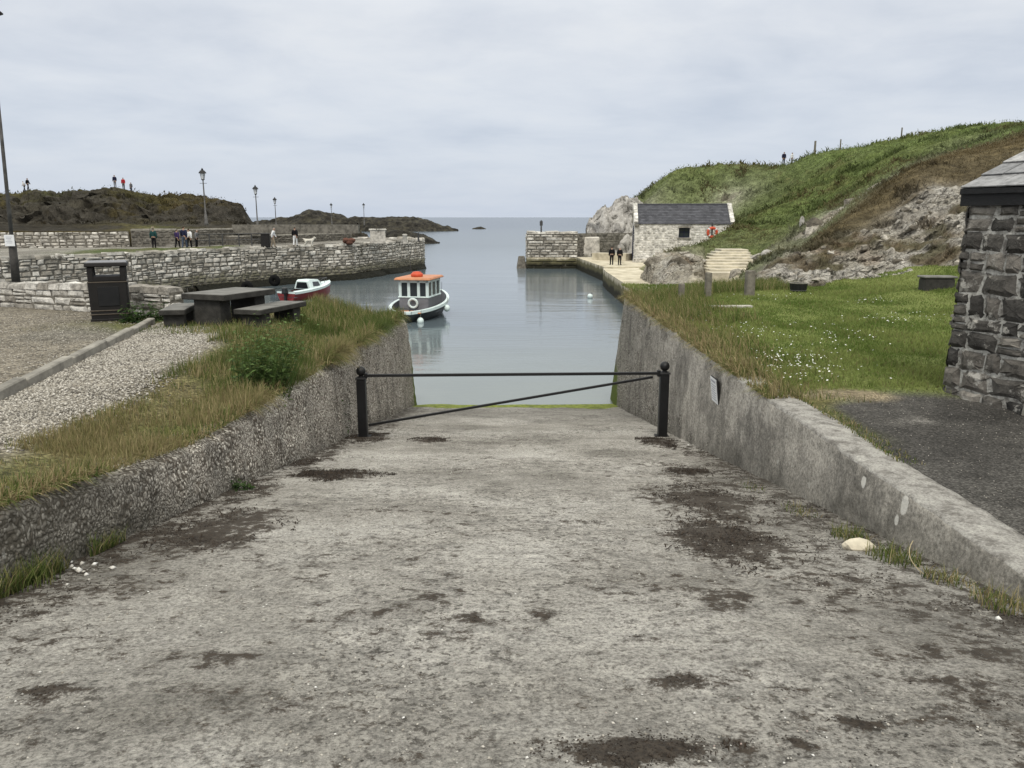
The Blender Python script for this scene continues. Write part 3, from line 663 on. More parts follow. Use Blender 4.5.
P[..., 2] = P[..., 2]*(1-fr_)+np.minimum(P[..., 2], 4.55)*fr_
LHP, LHC, LHR = P, C, LR_
lh = mk('headland', P.reshape(-1, 3), gridF(len(ds), len(us)), M['hill'], None, True, np.concatenate([C, .6*LR_[..., None]], -1).reshape(-1, 4)); tag(lh, kind='structure')
hq = np.arange(len(lh.data.polygons)); hi_ = (hq//(len(us)-1))*len(us)+hq % (len(us)-1); lh.data.polygons.foreach_set('use_smooth', (LR_.reshape(-1)[hi_] < .4))
# ================================================================== SEA ROCKS
def searock(name, crest, d, depth, mat, seed, amp=.5, rough=1.0, label='', base=-1.0, res=1.0):
    cu = [c[0] for c in crest]; cv = [c[1] for c in crest]
    us = np.arange(cu[0], cu[-1]+.01, res); x = (us-512)/FPX/1.022*d
    zc = np.array([atd(u, np.interp(u, cu, cv), d)[2] for u in us])
    nv = 60; t = np.linspace(-1, 1, nv)
    Xr = np.repeat(x[None], nv, 0); wd = np.clip(np.minimum(us-us[0], us[-1]-us)/(.25*(us[-1]-us[0])), .15, 1)**.6
    Yr = d+depth*t[:, None]*wd[None]
    prof = np.clip(1-np.abs(t)**1.9, 0, 1)[:, None]
    Zr = base+(zc[None]-base)*prof
    P = np.stack([Xr, Yr, Zr], -1); r = ridged(P*.22*rough, 5, seed); n = fbm(P*.6*rough, 4, seed+3)
    r2 = ridged(P*np.array((.10, .2, .2))*rough, 5, seed+7); P[..., 2] += (amp*r+amp*.5*n+amp*1.2*r2-amp*.9)*np.clip(prof*1.6, 0, 1); P[..., 1] -= amp*1.3*r*(prof > .02); 
    o = mk(name, P.reshape(-1, 3), gridF(nv, len(us)), mat, None, False); tag(o, label, 'rock'); return o
searock('sea_rock', [(250,224),(262,222),(278,218.5),(291,216.5),(300,212.5),(306,211),(312,210.5),(326,213.5),(341,215.5),(352,219),(358,222)], 310, 16, M['searock'], 301, 1.3, .6, 'dark domed skerry behind the outer pier wall, tallest of the far rocks')
searock('sea_rock', [(344,221),(356,216.5),(365,216.5),(380,217.5),(400,217.5),(418,218.5),(433,223),(445,226.5),(458,228.5)], 335, 14, M['searock'], 311, 1.0, .6, 'long low dark skerry tapering right into the open sea')
searock('sea_rock', [(372,238),(386,232.5),(395,229.5),(406,231),(420,234.5),(431,237.5),(439,241.5)], 178, 7, M['searock'], 321, .5, 1.3, 'black wedge of rock just behind the tip of the pier')
searock('sea_rock', [(472,228.6),(477,227),(481,226.4),(486,228.6)], 390, 3, M['searock'], 331, .15, 2, 'tiny dark islet alone in the open sea', -.5, .4)
searock('shore_rock', [(586,226),(590,219),(597,212),(604,208),(611,204.5),(617,201.5),(622,201),(627,203),(632,201.5),(637,203),(644,206),(652,212)], 101, 6, M['palerock'], 341, .8, 2.2, 'bare grey white rock dome behind the gable of the boathouse', .2, .5)
# ================================================================== MASONRY
def stones(mb, O, U, N, L, z0, z1, ch, sl, gap=.012, bulge=.03, det=12, jit=.12, rng=random, W=None, batter=0.0, cope=None):
    """courses of irregular stones on a vertical face. O start (x,y), U along, N outward (2-d); z0,z1 floats or functions of s"""
    f0 = z0 if callable(z0) else (lambda s: z0); f1 = z1 if callable(z1) else (lambda s: z1)
    O = Vector((O[0], O[1])); U = Vector((U[0], U[1])).normalized(); N = Vector((N[0], N[1])).normalized()
    zmin = min(f0(0), f0(L), f0(L/2)); zmax = max(f1(0), f1(L), f1(L/2)); H = zmax-zmin
    cs = [0.0]
    while cs[-1] < 1:
        cs.append(cs[-1]+rng.uniform(*ch)/H)
    k = 1/cs[-1]; cs = [c*k for c in cs]
    for a, b in zip(cs, cs[1:]):
        s = -rng.uniform(0, sl[0])
        while s < L:
            w = rng.uniform(*sl)*(1 if rng.random() < .8 else 1.5)
            s0, s1 = max(0, s), min(L, s+w); s += w
            if L-s1 < sl[0]*.35: s1 = L; s = L+1
            if s1-s0 < .04: continue
            subs = [(a, b)]
            if rng.random() < .22 and det >= 8: m = a+(b-a)*rng.uniform(.4, .6); subs = [(a, m), (m, b)]
            for (aa, bb) in subs:
                sm = (s0+s1)/2; za = f0(sm)+(f1(sm)-f0(sm))*aa+gap; zb = f0(sm)+(f1(sm)-f0(sm))*bb-gap
                x0, x1 = s0+gap, s1-gap
                if zb-za < .03 or x1-x0 < .03: continue
                cx, cz, hw, hh = (x0+x1)/2, (za+zb)/2, (x1-x0)/2, (zb-za)/2
                ring = []
                if det <= 4: corners = [(-1, -1), (1, -1), (1, 1), (-1, 1)]
                else:
                    corners = []
                    for q in range(det):
                        t = 2*math.pi*(q+.5)/det; c_, s_ = math.cos(t), math.sin(t); e = .24
                        corners.append((math.copysign(abs(c_)**e, c_), math.copysign(abs(s_)**e, s_)))
                jx, jz = jit*min(hw, .3), jit*min(hh, .3)
                sk = rng.uniform(-.12, .12)*hh; sk2 = rng.uniform(-.1, .1)*hw
                for (px, pz) in corners: ring.append((cx+px*hw+sk2*pz*.6+rng.uniform(-jx, jx), cz+pz*hh+sk*px*.5+rng.uniform(-jz, jz)))
                ins = min(.4, .05/max(.05, min(hw, hh)))+.12; d = bulge*rng.uniform(.5, 1.3); tx_, tz_ = rng.uniform(-.4, .4)*bulge, rng.uniform(-.4, .4)*bulge
                V = []
                for (px, pz) in ring:
                    p = O+U*px-N*.02-N*(batter*(pz-zmin)); V.append((p.x, p.y, pz))
                for (px, pz) in ring:
                    qx, qz = cx+(px-cx)*(1-ins), cz+(pz-cz)*(1-ins)
                    dd = d+tx_*(qx-cx)/hw+tz_*(qz-cz)/hh+rng.uniform(-.12, .12)*bulge
                    p = O+U*qx+N*dd-N*(batter*(qz-zmin)); V.append((p.x, p.y, qz))
                n = len(ring); p = O+U*cx+N*(d*1.1)-N*(batter*(cz-zmin)); V.append((p.x, p.y, cz))
                F = [[i, (i+1) % n, n+(i+1) % n, n+i] for i in range(n)]
                F += [[n+i, n+(i+1) % n, 2*n] for i in range(n)] if n > 4 else [[4, 5, 6, 7]]
                mb.add(V, F)
def corepoly(mb, path, th, z0, z1):
    """solid core following a polyline (2-d), thickness th to the left of travel"""
    P_ = [Vector(p) for p in path]; n = len(P_); Ns = []
    for i in range(n):
        d = (P_[min(i+1, n-1)]-P_[max(i-1, 0)]).normalized(); Ns.append(Vector((-d.y, d.x)))
    V = []
    for i, p in enumerate(P_):
        a = z0[i] if isinstance(z0, (list, tuple)) else z0; b = z1[i] if isinstance(z1, (list, tuple)) else z1
        q = p+Ns[i]*th
        V += [(p.x, p.y, a), (p.x, p.y, b), (q.x, q.y, b), (q.x, q.y, a)]
    F = []
    for i in range(n-1):
        k = 4*i
        for j in range(4): F.append([k+j, k+4+j, k+4+(j+1) % 4, k+(j+1) % 4])
    F += [[3, 2, 1, 0], [4*(n-1)+j for j in range(4)]]
    mb.add(V, F)
def copestones(mb, path, th, zf, sl, h, rng=random, over=.03, jit=.03):
    P_ = [Vector(p) for p in path]
    for a, b in zip(P_, P_[1:]):
        L = (b-a).length; U = (b-a)/L; N = Vector((-U.y, U.x)); s = 0
        while s < L-.02:
            w = rng.uniform(*sl); s1 = min(L, s+w)
            if L-s1 < sl[0]*.4: s1 = L
            hh = h*rng.uniform(.8, 1.2); z = zf((s+s1)/2)
            V = []
            for zz, ii in ((z, 0), (z+hh, .03)):
                for (ss, tt) in ((s+.01+ii, -over+ii), (s1-.01-ii, -over+ii), (s1-.01-ii, th+over-ii), (s+.01+ii, th+over-ii)):
                    p = a+U*ss+N*tt; V.append((p.x+rng.uniform(-jit, jit)*.4, p.y+rng.uniform(-jit, jit)*.4, zz+(rng.uniform(-jit, jit) if ii else 0)))
            mb.add(V, [[3, 2, 1, 0], [4, 5, 6, 7], [0, 1, 5, 4], [1, 2, 6, 5], [2, 3, 7, 6], [3, 0, 4, 7]])
            s = s1
# ---- low limestone wall at the car park edge
A_ = atf(-60, 303, fl); B_ = atf(171, 317, fl)
a2, b2 = Vector(A_[:2]), Vector(B_[:2])
a2 = b2+(a2-b2)*1.25
L = (b2-a2).length; U = (b2-a2)/L; N = Vector((U.y, -U.x))
if N.y > 0: N = -N
zg = lambda s: fl(*(a2+U*s))-.05
zt = lambda s: fl(*(a2+U*s))+.52+.03*math.sin(s*.9)
rw = random.Random(5)
th = .45
g0 = MB()
back = a2-N*th
path = [a2-N*.02, b2-N*.02]
corepoly(g0, [tuple(a2+U*(L*k/12)-N*.02) for k in range(13)], th-.06, [zg(L*k/12) for k in range(13)], [zt(L*k/12)+.04 for k in range(13)])
lw = g0.build('low_stone_wall', M['darkjoint']); tag(lw, 'low pale limestone wall behind the litter bin at the gravel edge', 'wall')
g1 = MB(); stones(g1, a2, U, N, L, zg, zt, (.17, .30), (.24, .62), .012, .04, 12, .12, rw)
stones(g1, a2-N*(th-.02), U, -N, L, zg, zt, (.17, .30), (.24, .62), .012, .04, 4, .12, rw)
stones(g1, b2-N*0, -N, U, th-.05, zg(L), zt(L), (.2, .3), (.25, .45), .012, .04, 12, .1, rw)
copestones(g1, [tuple(a2), tuple(b2)], th-.02, lambda s: zt(s)-.01, (.35, .7), .15, rw)
g1.build('stonework', M['lime'], lw)
# ---- north pier / quay on the left
F_ = [at(u, v, PZ) for u, v in ((-220, 263), (-60, 260.5), (0, 258.5), (60, 256), (130, 253.5), (190, 250.5), (240, 248.3), (300, 246), (352, 244.5), (395, 241.5), (422, 239.6))]
F_ = [(p[0], p[1]) for p in F_]
tip = [(F_[-1][0]-.1, F_[-1][1]+3.2), (F_[-1][0]-2.5, F_[-1][1]+6.5)]
path = F_+tip+[(F_[-1][0]-12, F_[-1][1]+7.5)]
pm = MB()
corepoly(pm, path, 1.2, -1.5, PZ-.05)
pier = pm.build('stone_pier', M['darkjoint']); tag(pier, 'long curving pier of pale limestone blocks with a weedy black foot across the harbour', 'pier')
pmst = MB(); rp = random.Random(11)
for a, b in zip(path, path[1:]):
    a, b = Vector(a), Vector(b); L = (b-a).length; U = (b-a)/L; N = Vector((U.y, -U.x))
    stones(pmst, a, U, N, L, -.6, PZ-.12, (.2, .42), (.3, .95), .014, .085, 8 if a.y > 44 else 4, .2, rp)
    copestones(pmst, [tuple(a), tuple(b)], .7, lambda s: PZ-.13+.05*math.sin(s*1.7+a.x), (.6, 1.4), .2, rp, .07, .06)
pmst.build('stonework', M['limepier'], pier)
# weedy ledge at the pier foot
lg_ = MB()
fp = [Vector(p) for p in F_[5:]]
V = []; k = 0
for i in range(len(fp)-1):
    for q in range(14):
        p = fp[i]+(fp[i+1]-fp[i])*q/14; U = (fp[i+1]-fp[i]).normalized(); N = Vector((U.y, -U.x))
        r0 = .45+.35*abs(math.sin(k*.37))+rp.uniform(0, .3)
        for (o_, z_) in ((0, .5), (r0*.5, .42+rp.uniform(-.2, .15)), (r0, .15+rp.uniform(-.12, .12)), (r0+.25, -.4)):
            p2 = p+N*o_; V.append((p2.x, p2.y, z_))
        k += 1
lg_.add(V, [[i*4+j, (i+1)*4+j, (i+1)*4+j+1, i*4+j+1] for i in range(k-1) for j in range(3)])
lg_.build('weedy_footing', M['footweed'], pier)
# deck
dk = []
backp = [at(u, v, PZ) for u, v in ((-220, 250.5), (-60, 248.8), (0, 248), (60, 247.6), (130, 246.8), (190, 246), (240, 244), (300, 241.8), (352, 239.5), (395, 238.6), (422, 238.2))]
nF = len(F_); NS = 12; V = []; C = []
for i in range(nF-1):
    for q in range(10):
        f = q/10; a = Vector(F_[i])+(Vector(F_[i+1])-Vector(F_[i]))*f; b = Vector(backp[i][:2])+(Vector(backp[i+1][:2])-Vector(backp[i][:2]))*f
        b = b+Vector((0, 1.0))
        for j in range(NS):
            p = a+(b-a)*(j/(NS-1)); V.append((p.x, p.y, PZ-.02))
V = np.array(V); n1 = fbm(V*np.array((.5, .5, 0)), 4, 401); n2 = fbm(V*1.3, 3, 403)
jj = np.tile(np.arange(NS), len(V)//NS)/(NS-1.)
uu = V[:, 0]/V[:, 1]
grass = sst(.0, .12, jj)*sst(.62, .45, jj+.2*n1)*sst(-.33, -.36, uu+.03*n1)*sst(-.60, -.50, uu+.04*n1)
C = c3((.33, .315, .28), (.24, .225, .2), sst(-.3, .3, n1)); C = c3(C, c3((.08, .11, .03), (.12, .12, .05), sst(-.3, .3, n2)), grass)
V[:, 2] += grass*(.12+.1*n2)+.02*n1
dck = mk('pier_deck', V, gridF(len(V)//NS, NS), M['gravel'], pier, True, C)
# ---- back wall above the promenade
def rubblewall(name, label, pts, h, th, mat, ch, sl, rng, det=4, bul=.05, base=.1, cope=None, cmat=None):
    pts = [Vector(p[:2]) for p in pts]; m = MB()
    corepoly(m, [tuple(p) for p in pts], th, PZ-base, PZ+h-.03)
    o = m.build(name, M['darkjoint']); tag(o, label, 'wall'); g = MB()
    for a, b in zip(pts, pts[1:]):
        L = (b-a).length; U = (b-a)/L; N = Vector((U.y, -U.x))
        stones(g, a, U, N, L, PZ-base, PZ+h, ch, sl, .02, bul, det, .15, rng)
    g.build('stonework', mat, o)
    if cope:
        g = MB()
        for a, b in zip(pts, pts[1:]): copestones(g, [tuple(a), tuple(b)], th, lambda s: PZ+h-.01, (1.2, 2.2), cope, rng, .06, .02)
        g.build('coping', cmat or M['oldconc'], o)
    return o
rubblewall('promenade_wall', 'pale patchy stone wall behind the promenade under the left headland', [backp[0], backp[1], backp[2], backp[3], backp[4]], 1.28, .5, M['limepier'], (.25, .4), (.35, .8), rp, 8, .07)
bw = [backp[4], backp[5], backp[6], backp[7], backp[8]]
bw[0] = (bw[0][0]+.05, bw[0][1]+.25)
rubblewall('promenade_wall', 'dark rubble wall with a light coping behind the walkers on the pier', bw, 1.36, .6, M['rubble'], (.22, .36), (.4, .9), rp, 4, .05, .1, .14)
led = [(p[0]+.3, p[1]-2.2) for p in (backp[6], backp[7], backp[8])]
rubblewall('ledge_wall', 'low grey retaining ledge in front of the dark rubble pier wall', led, .72, 1.8, M['rubble'], (.2, .3), (.4, .9), rp, 4, .05, .1, .1)
upw = [at(u, 228.0, 4.7) for u in (232, 270, 320, 358)]; 
um = MB(); corepoly(um, [p[:2] for p in upw], .8, 4.2, 5.0); o = um.build('outer_breakwater', M['rubble']); tag(o, 'brownish outer breakwater wall just behind the dark rubble wall, under the lamps', 'wall')
# pier end stub wall (pale pillar)
pw = MB(); p = at(377, 243.5, PZ); pw.box((p[0], p[1]+.6, PZ+.62), (1.5, .6, 1.3), .2, .96, None, .03); pw.box((p[0], p[1]+.6, PZ+1.32), (1.66, .72, .14), .2, 1, None, .02)
o = pw.build('stone_pillar', M['limepier']); tag(o, 'squat pale stone pillar ending the rubble wall near the pier tip', 'pillar')
# bollards at the tip
for i, (u, v, h, r, mt, lb) in enumerate(((405, 244.2, .95, .22, M['plank'], 'pale concrete bollard near the end of the left pier'), (418.5, 241.8, .95, .1, M['steel'], 'thin dark iron bollard at the very tip of the left pier'))):
    p = at(u, v, PZ); m = MB(); m.lathe([(0, 0), (r*1.15, 0), (r, .1), (r*.92, h*.8), (r*1.1, h*.86), (r*1.1, h*.95), (r*.7, h), (0, h)], p, 12); tag(m.build('bollard', mt, None, True), lb, 'bollard', 'bollards on the pier tip')
# railing along the promenade steps
rl = empty('railing', (0, 0, 0), 0, 'thin dark iron railing beside the walkers on the pier', 'railing')
rpx = [(196, 248.0), (210, 247.6), (223, 247.2), (239.5, 246.8), (252, 246.4), (263.5, 246.0)]
pp = [at(u, v, PZ) for u, v in rpx]
for p in pp: MB().tube(p, (p[0], p[1], p[2]+1.12), .05, None, 6).build('post', M['steel'], rl)
m = MB()
for h in (1.1, .6):
    for a, b in zip(pp, pp[1:]): m.tube((a[0], a[1], a[2]+h), (b[0], b[1], b[2]+h), .028, None, 6)
m.build('rails', M['steel'], rl)
# bin, heap on pier
p = at(266, 247.2, PZ); m = MB(); m.box((p[0], p[1], PZ+.55), (.75, .7, 1.1), .2, .95, None, .05); m.box((p[0], p[1], PZ+1.13), (.85, .8, .1), .2, .8, None, .02)
o = m.build('litter_bin', M['binblk']); tag(o, 'black box shaped litter bin on the pier by the walker in a white top', 'bin')
p = at(349, 244.6, PZ); m = MB(); rr = random.Random(3)
for k in range(9): m.ball((p[0]+rr.uniform(-.5, .5), p[1]+rr.uniform(-.3, .3), PZ+.2+rr.uniform(0, .25)), rr.uniform(.2, .32), 8, 5, (1.2, 1, .75))
tag(m.build('net_heap', m_plain('brown_net', (.12, .06, .045), .95, .1), None, True), 'reddish brown heap of netting on the pier deck', 'net')
# dark round shapes at the pier foot, standing in for unidentified dark spots
for (u, v, lb) in ((247, 285.5, 'dark round shape at the foot of the pier wall, left one of two'), (274.5, 279, 'dark round shape at the foot of the pier wall, right one nearer the red boat')):
    d = 61.5 if u < 260 else 64.2; p = atd(u, v, d); m = MB(); m.torus((p[0], p[1], p[2]-.12), .27, .21, 18, 8, Matrix.Rotation(R(90), 3, 'X')); tag(m.build('dark_round_shape', M['dark_matt'], None, True), lb, 'tyre', 'dark round shapes on the pier wall')
# ================================================================== LAMPS
def lantern(root, z, s):
    m = MB(); m.lathe([(.05, 0), (.11, .04), (.16, .07), (.13, .1)], (0, 0, z), 8)
    for k in range(4):
        a = math.pi/4+k*math.pi/2; m.tube((.13*s*math.cos(a), .13*s*math.sin(a), z+.1), (.23*s*math.cos(a), .23*s*math.sin(a), z+.6), .014*s, None, 5)
    m.build('lantern_frame', M['black'], root)
    g = MB(); g.lathe([(.115*s, .1), (.205*s, .6)], (0, 0, z), 4, Matrix.Rotation(math.pi/4, 3, 'Z')); g.build('lantern_glass', M['lglass'], root)
    c = MB(); c.lathe([(.34*s, .59), (.33*s, .63), (.2*s, .8), (.09*s, .86), (.09*s, .93), (.05*s, .97), (0, 1.05)], (0, 0, z), 8); c.lathe([(.34*s, .59), (0, .6)], (0, 0, z), 8); c.build('lantern_cap', M['black'], root)
def street_lamp(h):
    r = empty('street_lamp', (0, 0, 0)); m = MB()
    m.lathe([(0, 0), (.17, 0), (.17, .25), (.12, .32), (.12, .9), (.075, 1.0), (.06, h*.5), (.05, h-1.0)], (0, 0, 0), 10); m.build('lamp_post', M['pole'], r, True)
    m = MB(); m.tube((-.3, 0, h-1.25), (.3, 0, h-1.25), .018, None, 6); m.build('ladder_bar', M['black'], r)
    lantern(r, h-1.02, 1.0); return r
l0 = street_lamp(4.75)
LAMPS = [(203.5, 233, 69, 'victorian street lamp standing before the green headland, tallest and nearest of the pier lamps'), (256.5, 223, 87, 'victorian street lamp at the right foot of the headland, second tallest'), (276, 223.3, 122, 'victorian street lamp between the headland and the domed skerry'), (332.5, 223.5, 172, 'small distant street lamp in front of the domed skerry'), (365, 223.5, 174, 'small distant street lamp in front of the long low skerry, rightmost of the lamps')]
tops = [168, 185, 197, 203, 203]
for i, ((u, v, d, lb), tv) in enumerate(zip(LAMPS, tops)):
    zt_ = atd(u, tv, d)[2]; x = atd((u*2-512*0)/2-1.5, tv, d)[0]
    o = l0 if i == 0 else copy_tree(l0)
    o.location = (x, d, zt_-4.75); tag(o, lb, 'street lamp', 'lamps along the pier')
# big pole by the car park
bp = atf(19, 281, fl); bp = (bp[0]*(1+.8/bp[1])-.12, bp[1]+.8, bp[2]-.3)
pl = empty('lamp_pole', bp, 0, 'tall grey black lamp pole with a white notice behind the low limestone wall', 'lamp post')
topw = atd(-11, 12, bp[1]+.2); dx = topw[0]-bp[0]; H = topw[2]-bp[2]
def pt(f): return (dx*f, .2*f, H*f)
m = MB(); m.tube(pt(0), pt(.17), .155, .14, 12); m.tube(pt(.17), pt(.19), .14, .075, 12); m.build('pole_foot', M['poledk'], pl, True)
m = MB(); m.tube(pt(.19), pt(1), .072, .05, 12); m.build('pole_shaft', M['pole'], pl, True)
m = MB(); m.lathe([(.05, -.55), (.14, -.45), (.24, -.05), (.44, -.03), (.44, .01), (.2, .2), (.07, .3), (.07, .36), (0, .42)], pt(1), 10); m.build('lantern', M['black'], pl)
nz = atd(9.5, 240.5, bp[1]-.17); q = (nz[0]-bp[0], nz[1]-bp[1], nz[2]-bp[2])
m = MB(); m.box(q, (.37, .015, .42), 0); nb = m.build('notice', M['paper'], pl)
m = MB()
for k in range(5): m.box((q[0]-.02*(k % 2), q[1]-.0105, q[2]+.13-.055*k), (.24-.05*(k % 3), .003, .014))
m.build('faded_print', M['ink'], nb)
# ================================================================== LITTER BIN
bb = atf(110, 320, fl); bn = empty('litter_bin', (bb[0], bb[1]+.1, bb[2]), R(24), 'large black square litter bin with hooded top and gold bands at the gravel edge', 'bin')
w_ = .76
m = MB(); m.box((0, 0, .45), (w_, w_, .86), 0, 1.03, None, .035); m.build('body', M['binblk'], bn)
m = MB(); m.box((0, 0, .03), (w_+.04, w_+.04, .06), 0, 1, None, .01); m.build('base', M['binblk'], bn)
for z in (.16, .24, .86):
    m = MB(); m.box((0, 0, z), (w_+.035, w_+.035, .025), 0, 1, None, .006); m.build('band', M['gold'], bn)
for sx in (-1, 1):
    for sy in (-1, 1):
        m = MB(); m.box((sx*(w_/2-.06), sy*(w_/2-.06), 1.03), (.12, .12, .32), 0, 1, None, .015); m.build('hood_pillar', M['binblk'], bn)
m = MB(); m.box((0, 0, 1.235), (w_+.09, w_+.09, .09), 0, .97, None, .02); m.build('hood', M['binblk'], bn)
m = MB(); m.box((0, 0, 1.288), (w_+.05, w_+.05, .02), 0, .94, None, .006); m.build('hood_top', M['bintop'], bn)
m = MB(); m.box((0, 0, .93), (w_-.02, w_-.02, .1), 0, 1, None, .01); m.build('rim', M['binblk'], bn)
m = MB(); m.box((0, -w_/2-.014, .55), (.42, .012, .42), 0, 1, None, .004); m.build('front_panel', M['black'], bn)
# ================================================================== STONE PICNIC TABLE + BENCHES
def slabset(name, label, cat, quadpix, topz, th, legs, group=None):
    P_ = [Vector(at(u, v, topz)) for u, v in quadpix]
    c = sum(P_, Vector())/4; L0 = ((P_[2]-P_[1])+(P_[3]-P_[0]))/2; W0 = ((P_[1]-P_[0])+(P_[2]-P_[3]))/2
    ang = math.atan2(L0.y, L0.x); g = fl(c.x, c.y)
    r = empty(name, (c.x, c.y, g-.03), ang, label, cat, group); l, w = L0.length, W0.length
    h = topz-(g-.03)
    m = MB(); m.box((0, 0, h-th/2), (l, w, th), 0, 1, None, .015); o = m.build('slab', M['dkstone_shade'], r)
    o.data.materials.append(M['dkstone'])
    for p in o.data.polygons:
        if p.normal.z > .9: p.material_index = 1  # upward face keeps the lighter stone; sides carry painted shade
    for k in (-1, 1):
        m = MB(); m.box((k*l*legs[0], 0, (h-th)/2-.003), (l*legs[1], w*legs[2], h-th), 0, .99, None, .012); m.build('leg', M['dkstone_shade'], r)
    return r
zt_ = EYE-1.56
slabset('picnic_table', 'large dark stone slab picnic table on the grassy bank by the harbour', 'table', [(178.7, 293.4), (225, 295.2), (275, 288.5), (236, 287)], zt_, .125, (.33, .2, .62))
slabset('bench', 'long dark stone bench on the near side of the slab table, in the grass', 'bench', [(238, 308.3), (255, 311.3), (302, 301.5), (286, 300.2)], EYE-1.86, .11, (.33, .16, .8), 'stone benches at the table')
slabset('bench', 'short visible stone bench between the low limestone wall and the slab table', 'bench', [(166, 309), (177, 311.3), (191.5, 303.6), (181, 302.2)], EYE-1.86, .11, (.33, .16, .8), 'stone benches at the table')
# ================================================================== KERB
ka, kb = Vector(KA), Vector(KB); d = (kb-ka); ka = ka-d*.6; kb = kb+d*.0; d = kb-ka; n = 7
kr = empty('kerb', (0, 0, 0), 0, 'weathered stone kerb running from the litter bin between the gravel car park and path', 'kerb')
for k in range(n):
    a = ka+d*(k/n); b = ka+d*((k+1)/n); c = (a+b)/2; l = (b-a).length-.012
    m = MB(); m.box((c.x, c.y, fl(c.x, c.y)+.035), (l, .15, .17), math.atan2(d.y, d.x), .985, None, .018); m.build('kerbstone', M['oldconc'], kr)
# ================================================================== BARRIER
gl = atslip(363.5, 437.5); gr = atslip(662, 437)
def gpost(p, ztop, lb):
    r = empty('gate_post', (p[0], p[1], zslip(p[1])), 0, lb, 'gate post', 'posts of the slipway barrier'); h = ztop-zslip(p[1])
    m = MB(); m.box((0, 0, (h-.23)/2-.02), (.165, .165, h-.23+.04), 0, 1, None, .014); m.build('shaft', M['black'], r)
    m = MB(); m.box((0, 0, h-.215), (.2, .2, .03), 0, .9, None, .006); m.lathe([(.075, 0), (.04, .025), (.04, .045)], (0, 0, h-.2), 12); m.build('cap', M['black'], r)
    m = MB(); m.ball((0, 0, h-.088), .09, 16, 10); m.build('ball_finial', M['black'], r, True)
    m = MB(); m.box((0, 0, .012), (.26, .26, .024), 0, 1, None, .004); m.build('base_plate', M['black'], r)
    return r
zl_ = atd(362.5, 366.5, gl[1])[2]; zr_ = atd(662, 361.5, gr[1])[2]
gpost(gl, zl_, 'black square steel post with a ball finial at the left end of the barrier'); gp = gpost(gr, zr_, 'black square steel post with a ball finial at the right end of the barrier')
gt = empty('barrier_gate', (gr[0]-.1, gr[1], 0), 0, 'black steel single bar swing barrier with a diagonal brace across the slipway', 'gate')
za = atd(368, 375.6, gl[1])[2]; zb = atd(655, 373.2, gr[1])[2]; zd = atd(370, 425, gl[1])[2]; zd2 = atd(650, 377, gr[1])[2]
x0 = gl[0]+.09-gt.location.x; dy = gl[1]-gr[1]
def bar(a, b, w, name):
    a, b = Vector(a), Vector(b); d = b-a; m = MB(); 
    Mx = d.to_track_quat('X', 'Z').to_matrix(); m.box(tuple((a+b)/2), (d.length, w, w), 0, 1, Mx, .005); return m.build(name, M['black'], gt)
bar((x0, dy, za), (.0, 0, zb), .052, 'top_bar'); bar((x0+.02, dy, zd), (-.12, 0, zd2), .045, 'brace')
m = MB(); m.box((-.01, 0, zb), (.06, .09, .12), 0, 1, None, .008); m.build('hinge', M['black'], gt); m = MB(); m.box((x0-.0, dy, za), (.06, .09, .1), 0, 1, None, .008); m.build('latch', M['black'], gt)
# notice on the right wall
x, y, k = ray(714, 390.5); s = 3.155/x; c = (3.155, y*s, EYE+k*s)
nt = empty('wall_notice', c, 0, 'small white notice in a clear cover fixed on the slipway wall right of the barrier', 'notice')
rotm = Matrix.Rotation(R(-7), 3, 'Y')@Matrix.Rotation(R(0), 3, 'X')
m = MB(); m.box((.018, -.02, 0), (.02, .4, .42), 0, 1, rotm, .004); m.build('backing_board', M['black'], nt)
m = MB(); m.box((.0, 0, .005), (.006, .36, .39), 0, 1, rotm, .0); pp_ = m.build('paper', M['paper'], nt)
m = MB(); m.box(tuple(rotm@Vector((-.0045, 0, .15))), (.002, .25, .03), 0, 1, rotm)
for k in range(7): m.box(tuple(rotm@Vector((-.0045, .012*(k % 2), .09-.038*k))), (.002, .28-.04*(k % 3), .011), 0, 1, rotm)
m.build('faded_print', M['ink'], pp_)
# ================================================================== STONE HUT
hut = empty('stone_hut', (0, 0, 0), 0, 'small dark basalt hut with pale mortar and a slate roof at the tarmac edge', 'hut')
rh = random.Random(21)
Uh = Vector((.36, -.93)).normalized(); Vh = Vector((-Uh.y, Uh.x))      # along the seen wall towards the viewer / into the hut
c0b = Vector(atf(941, 394, fr)[:2]); WL, DL = 4.6, 3.4
er, ey, ek = ray(960, 208); s_ = (c0b.y+.05)/ey; EZ = EYE+ray(960, 191)[2]/ray(960, 191)[1]*(c0b.y+.03)
ctop = Vector((er*s_, ey*s_)); HB = EZ-3.43; bat = (ctop-c0b).dot(Vh)/HB
bat = max(.02, bat)
if Vh.x < 0: Vh = -Vh
def hutcore(mb):
    V = []
    for z, e in ((3.1, .03), (EZ, .03+bat*HB)):
        for (a, b) in ((0, 0), (WL, 0), (WL, DL), (0, DL)):
            ca = a+(.03+(.04 if z > 4 else 0) if a == 0 else -.03); cb = b+(e if b == 0 else -e); p = c0b+Uh*ca+Vh*(cb-(.017 if b == 0 else 0)); V.append((p.x, p.y, z))
    mb.add(V, [[0, 1, 5, 4], [1, 2, 6, 5], [2, 3, 7, 6], [3, 0, 4, 7], [4, 5, 6, 7]])
m = MB(); hutcore(m); m.build('wall_core', M['mortar'], hut)
m = MB()
stones(m, c0b, Uh, -Vh, WL, 3.36, EZ-.17, (.15, .33), (.18, .42), .007, .032, 20, .22, rh, None, bat)
stones(m, c0b+Vh*DL, -Vh, -Uh, DL, 3.36, EZ-.17, (.20, .40), (.24, .58), .013, .045, 12, .2, rh, None, .02)
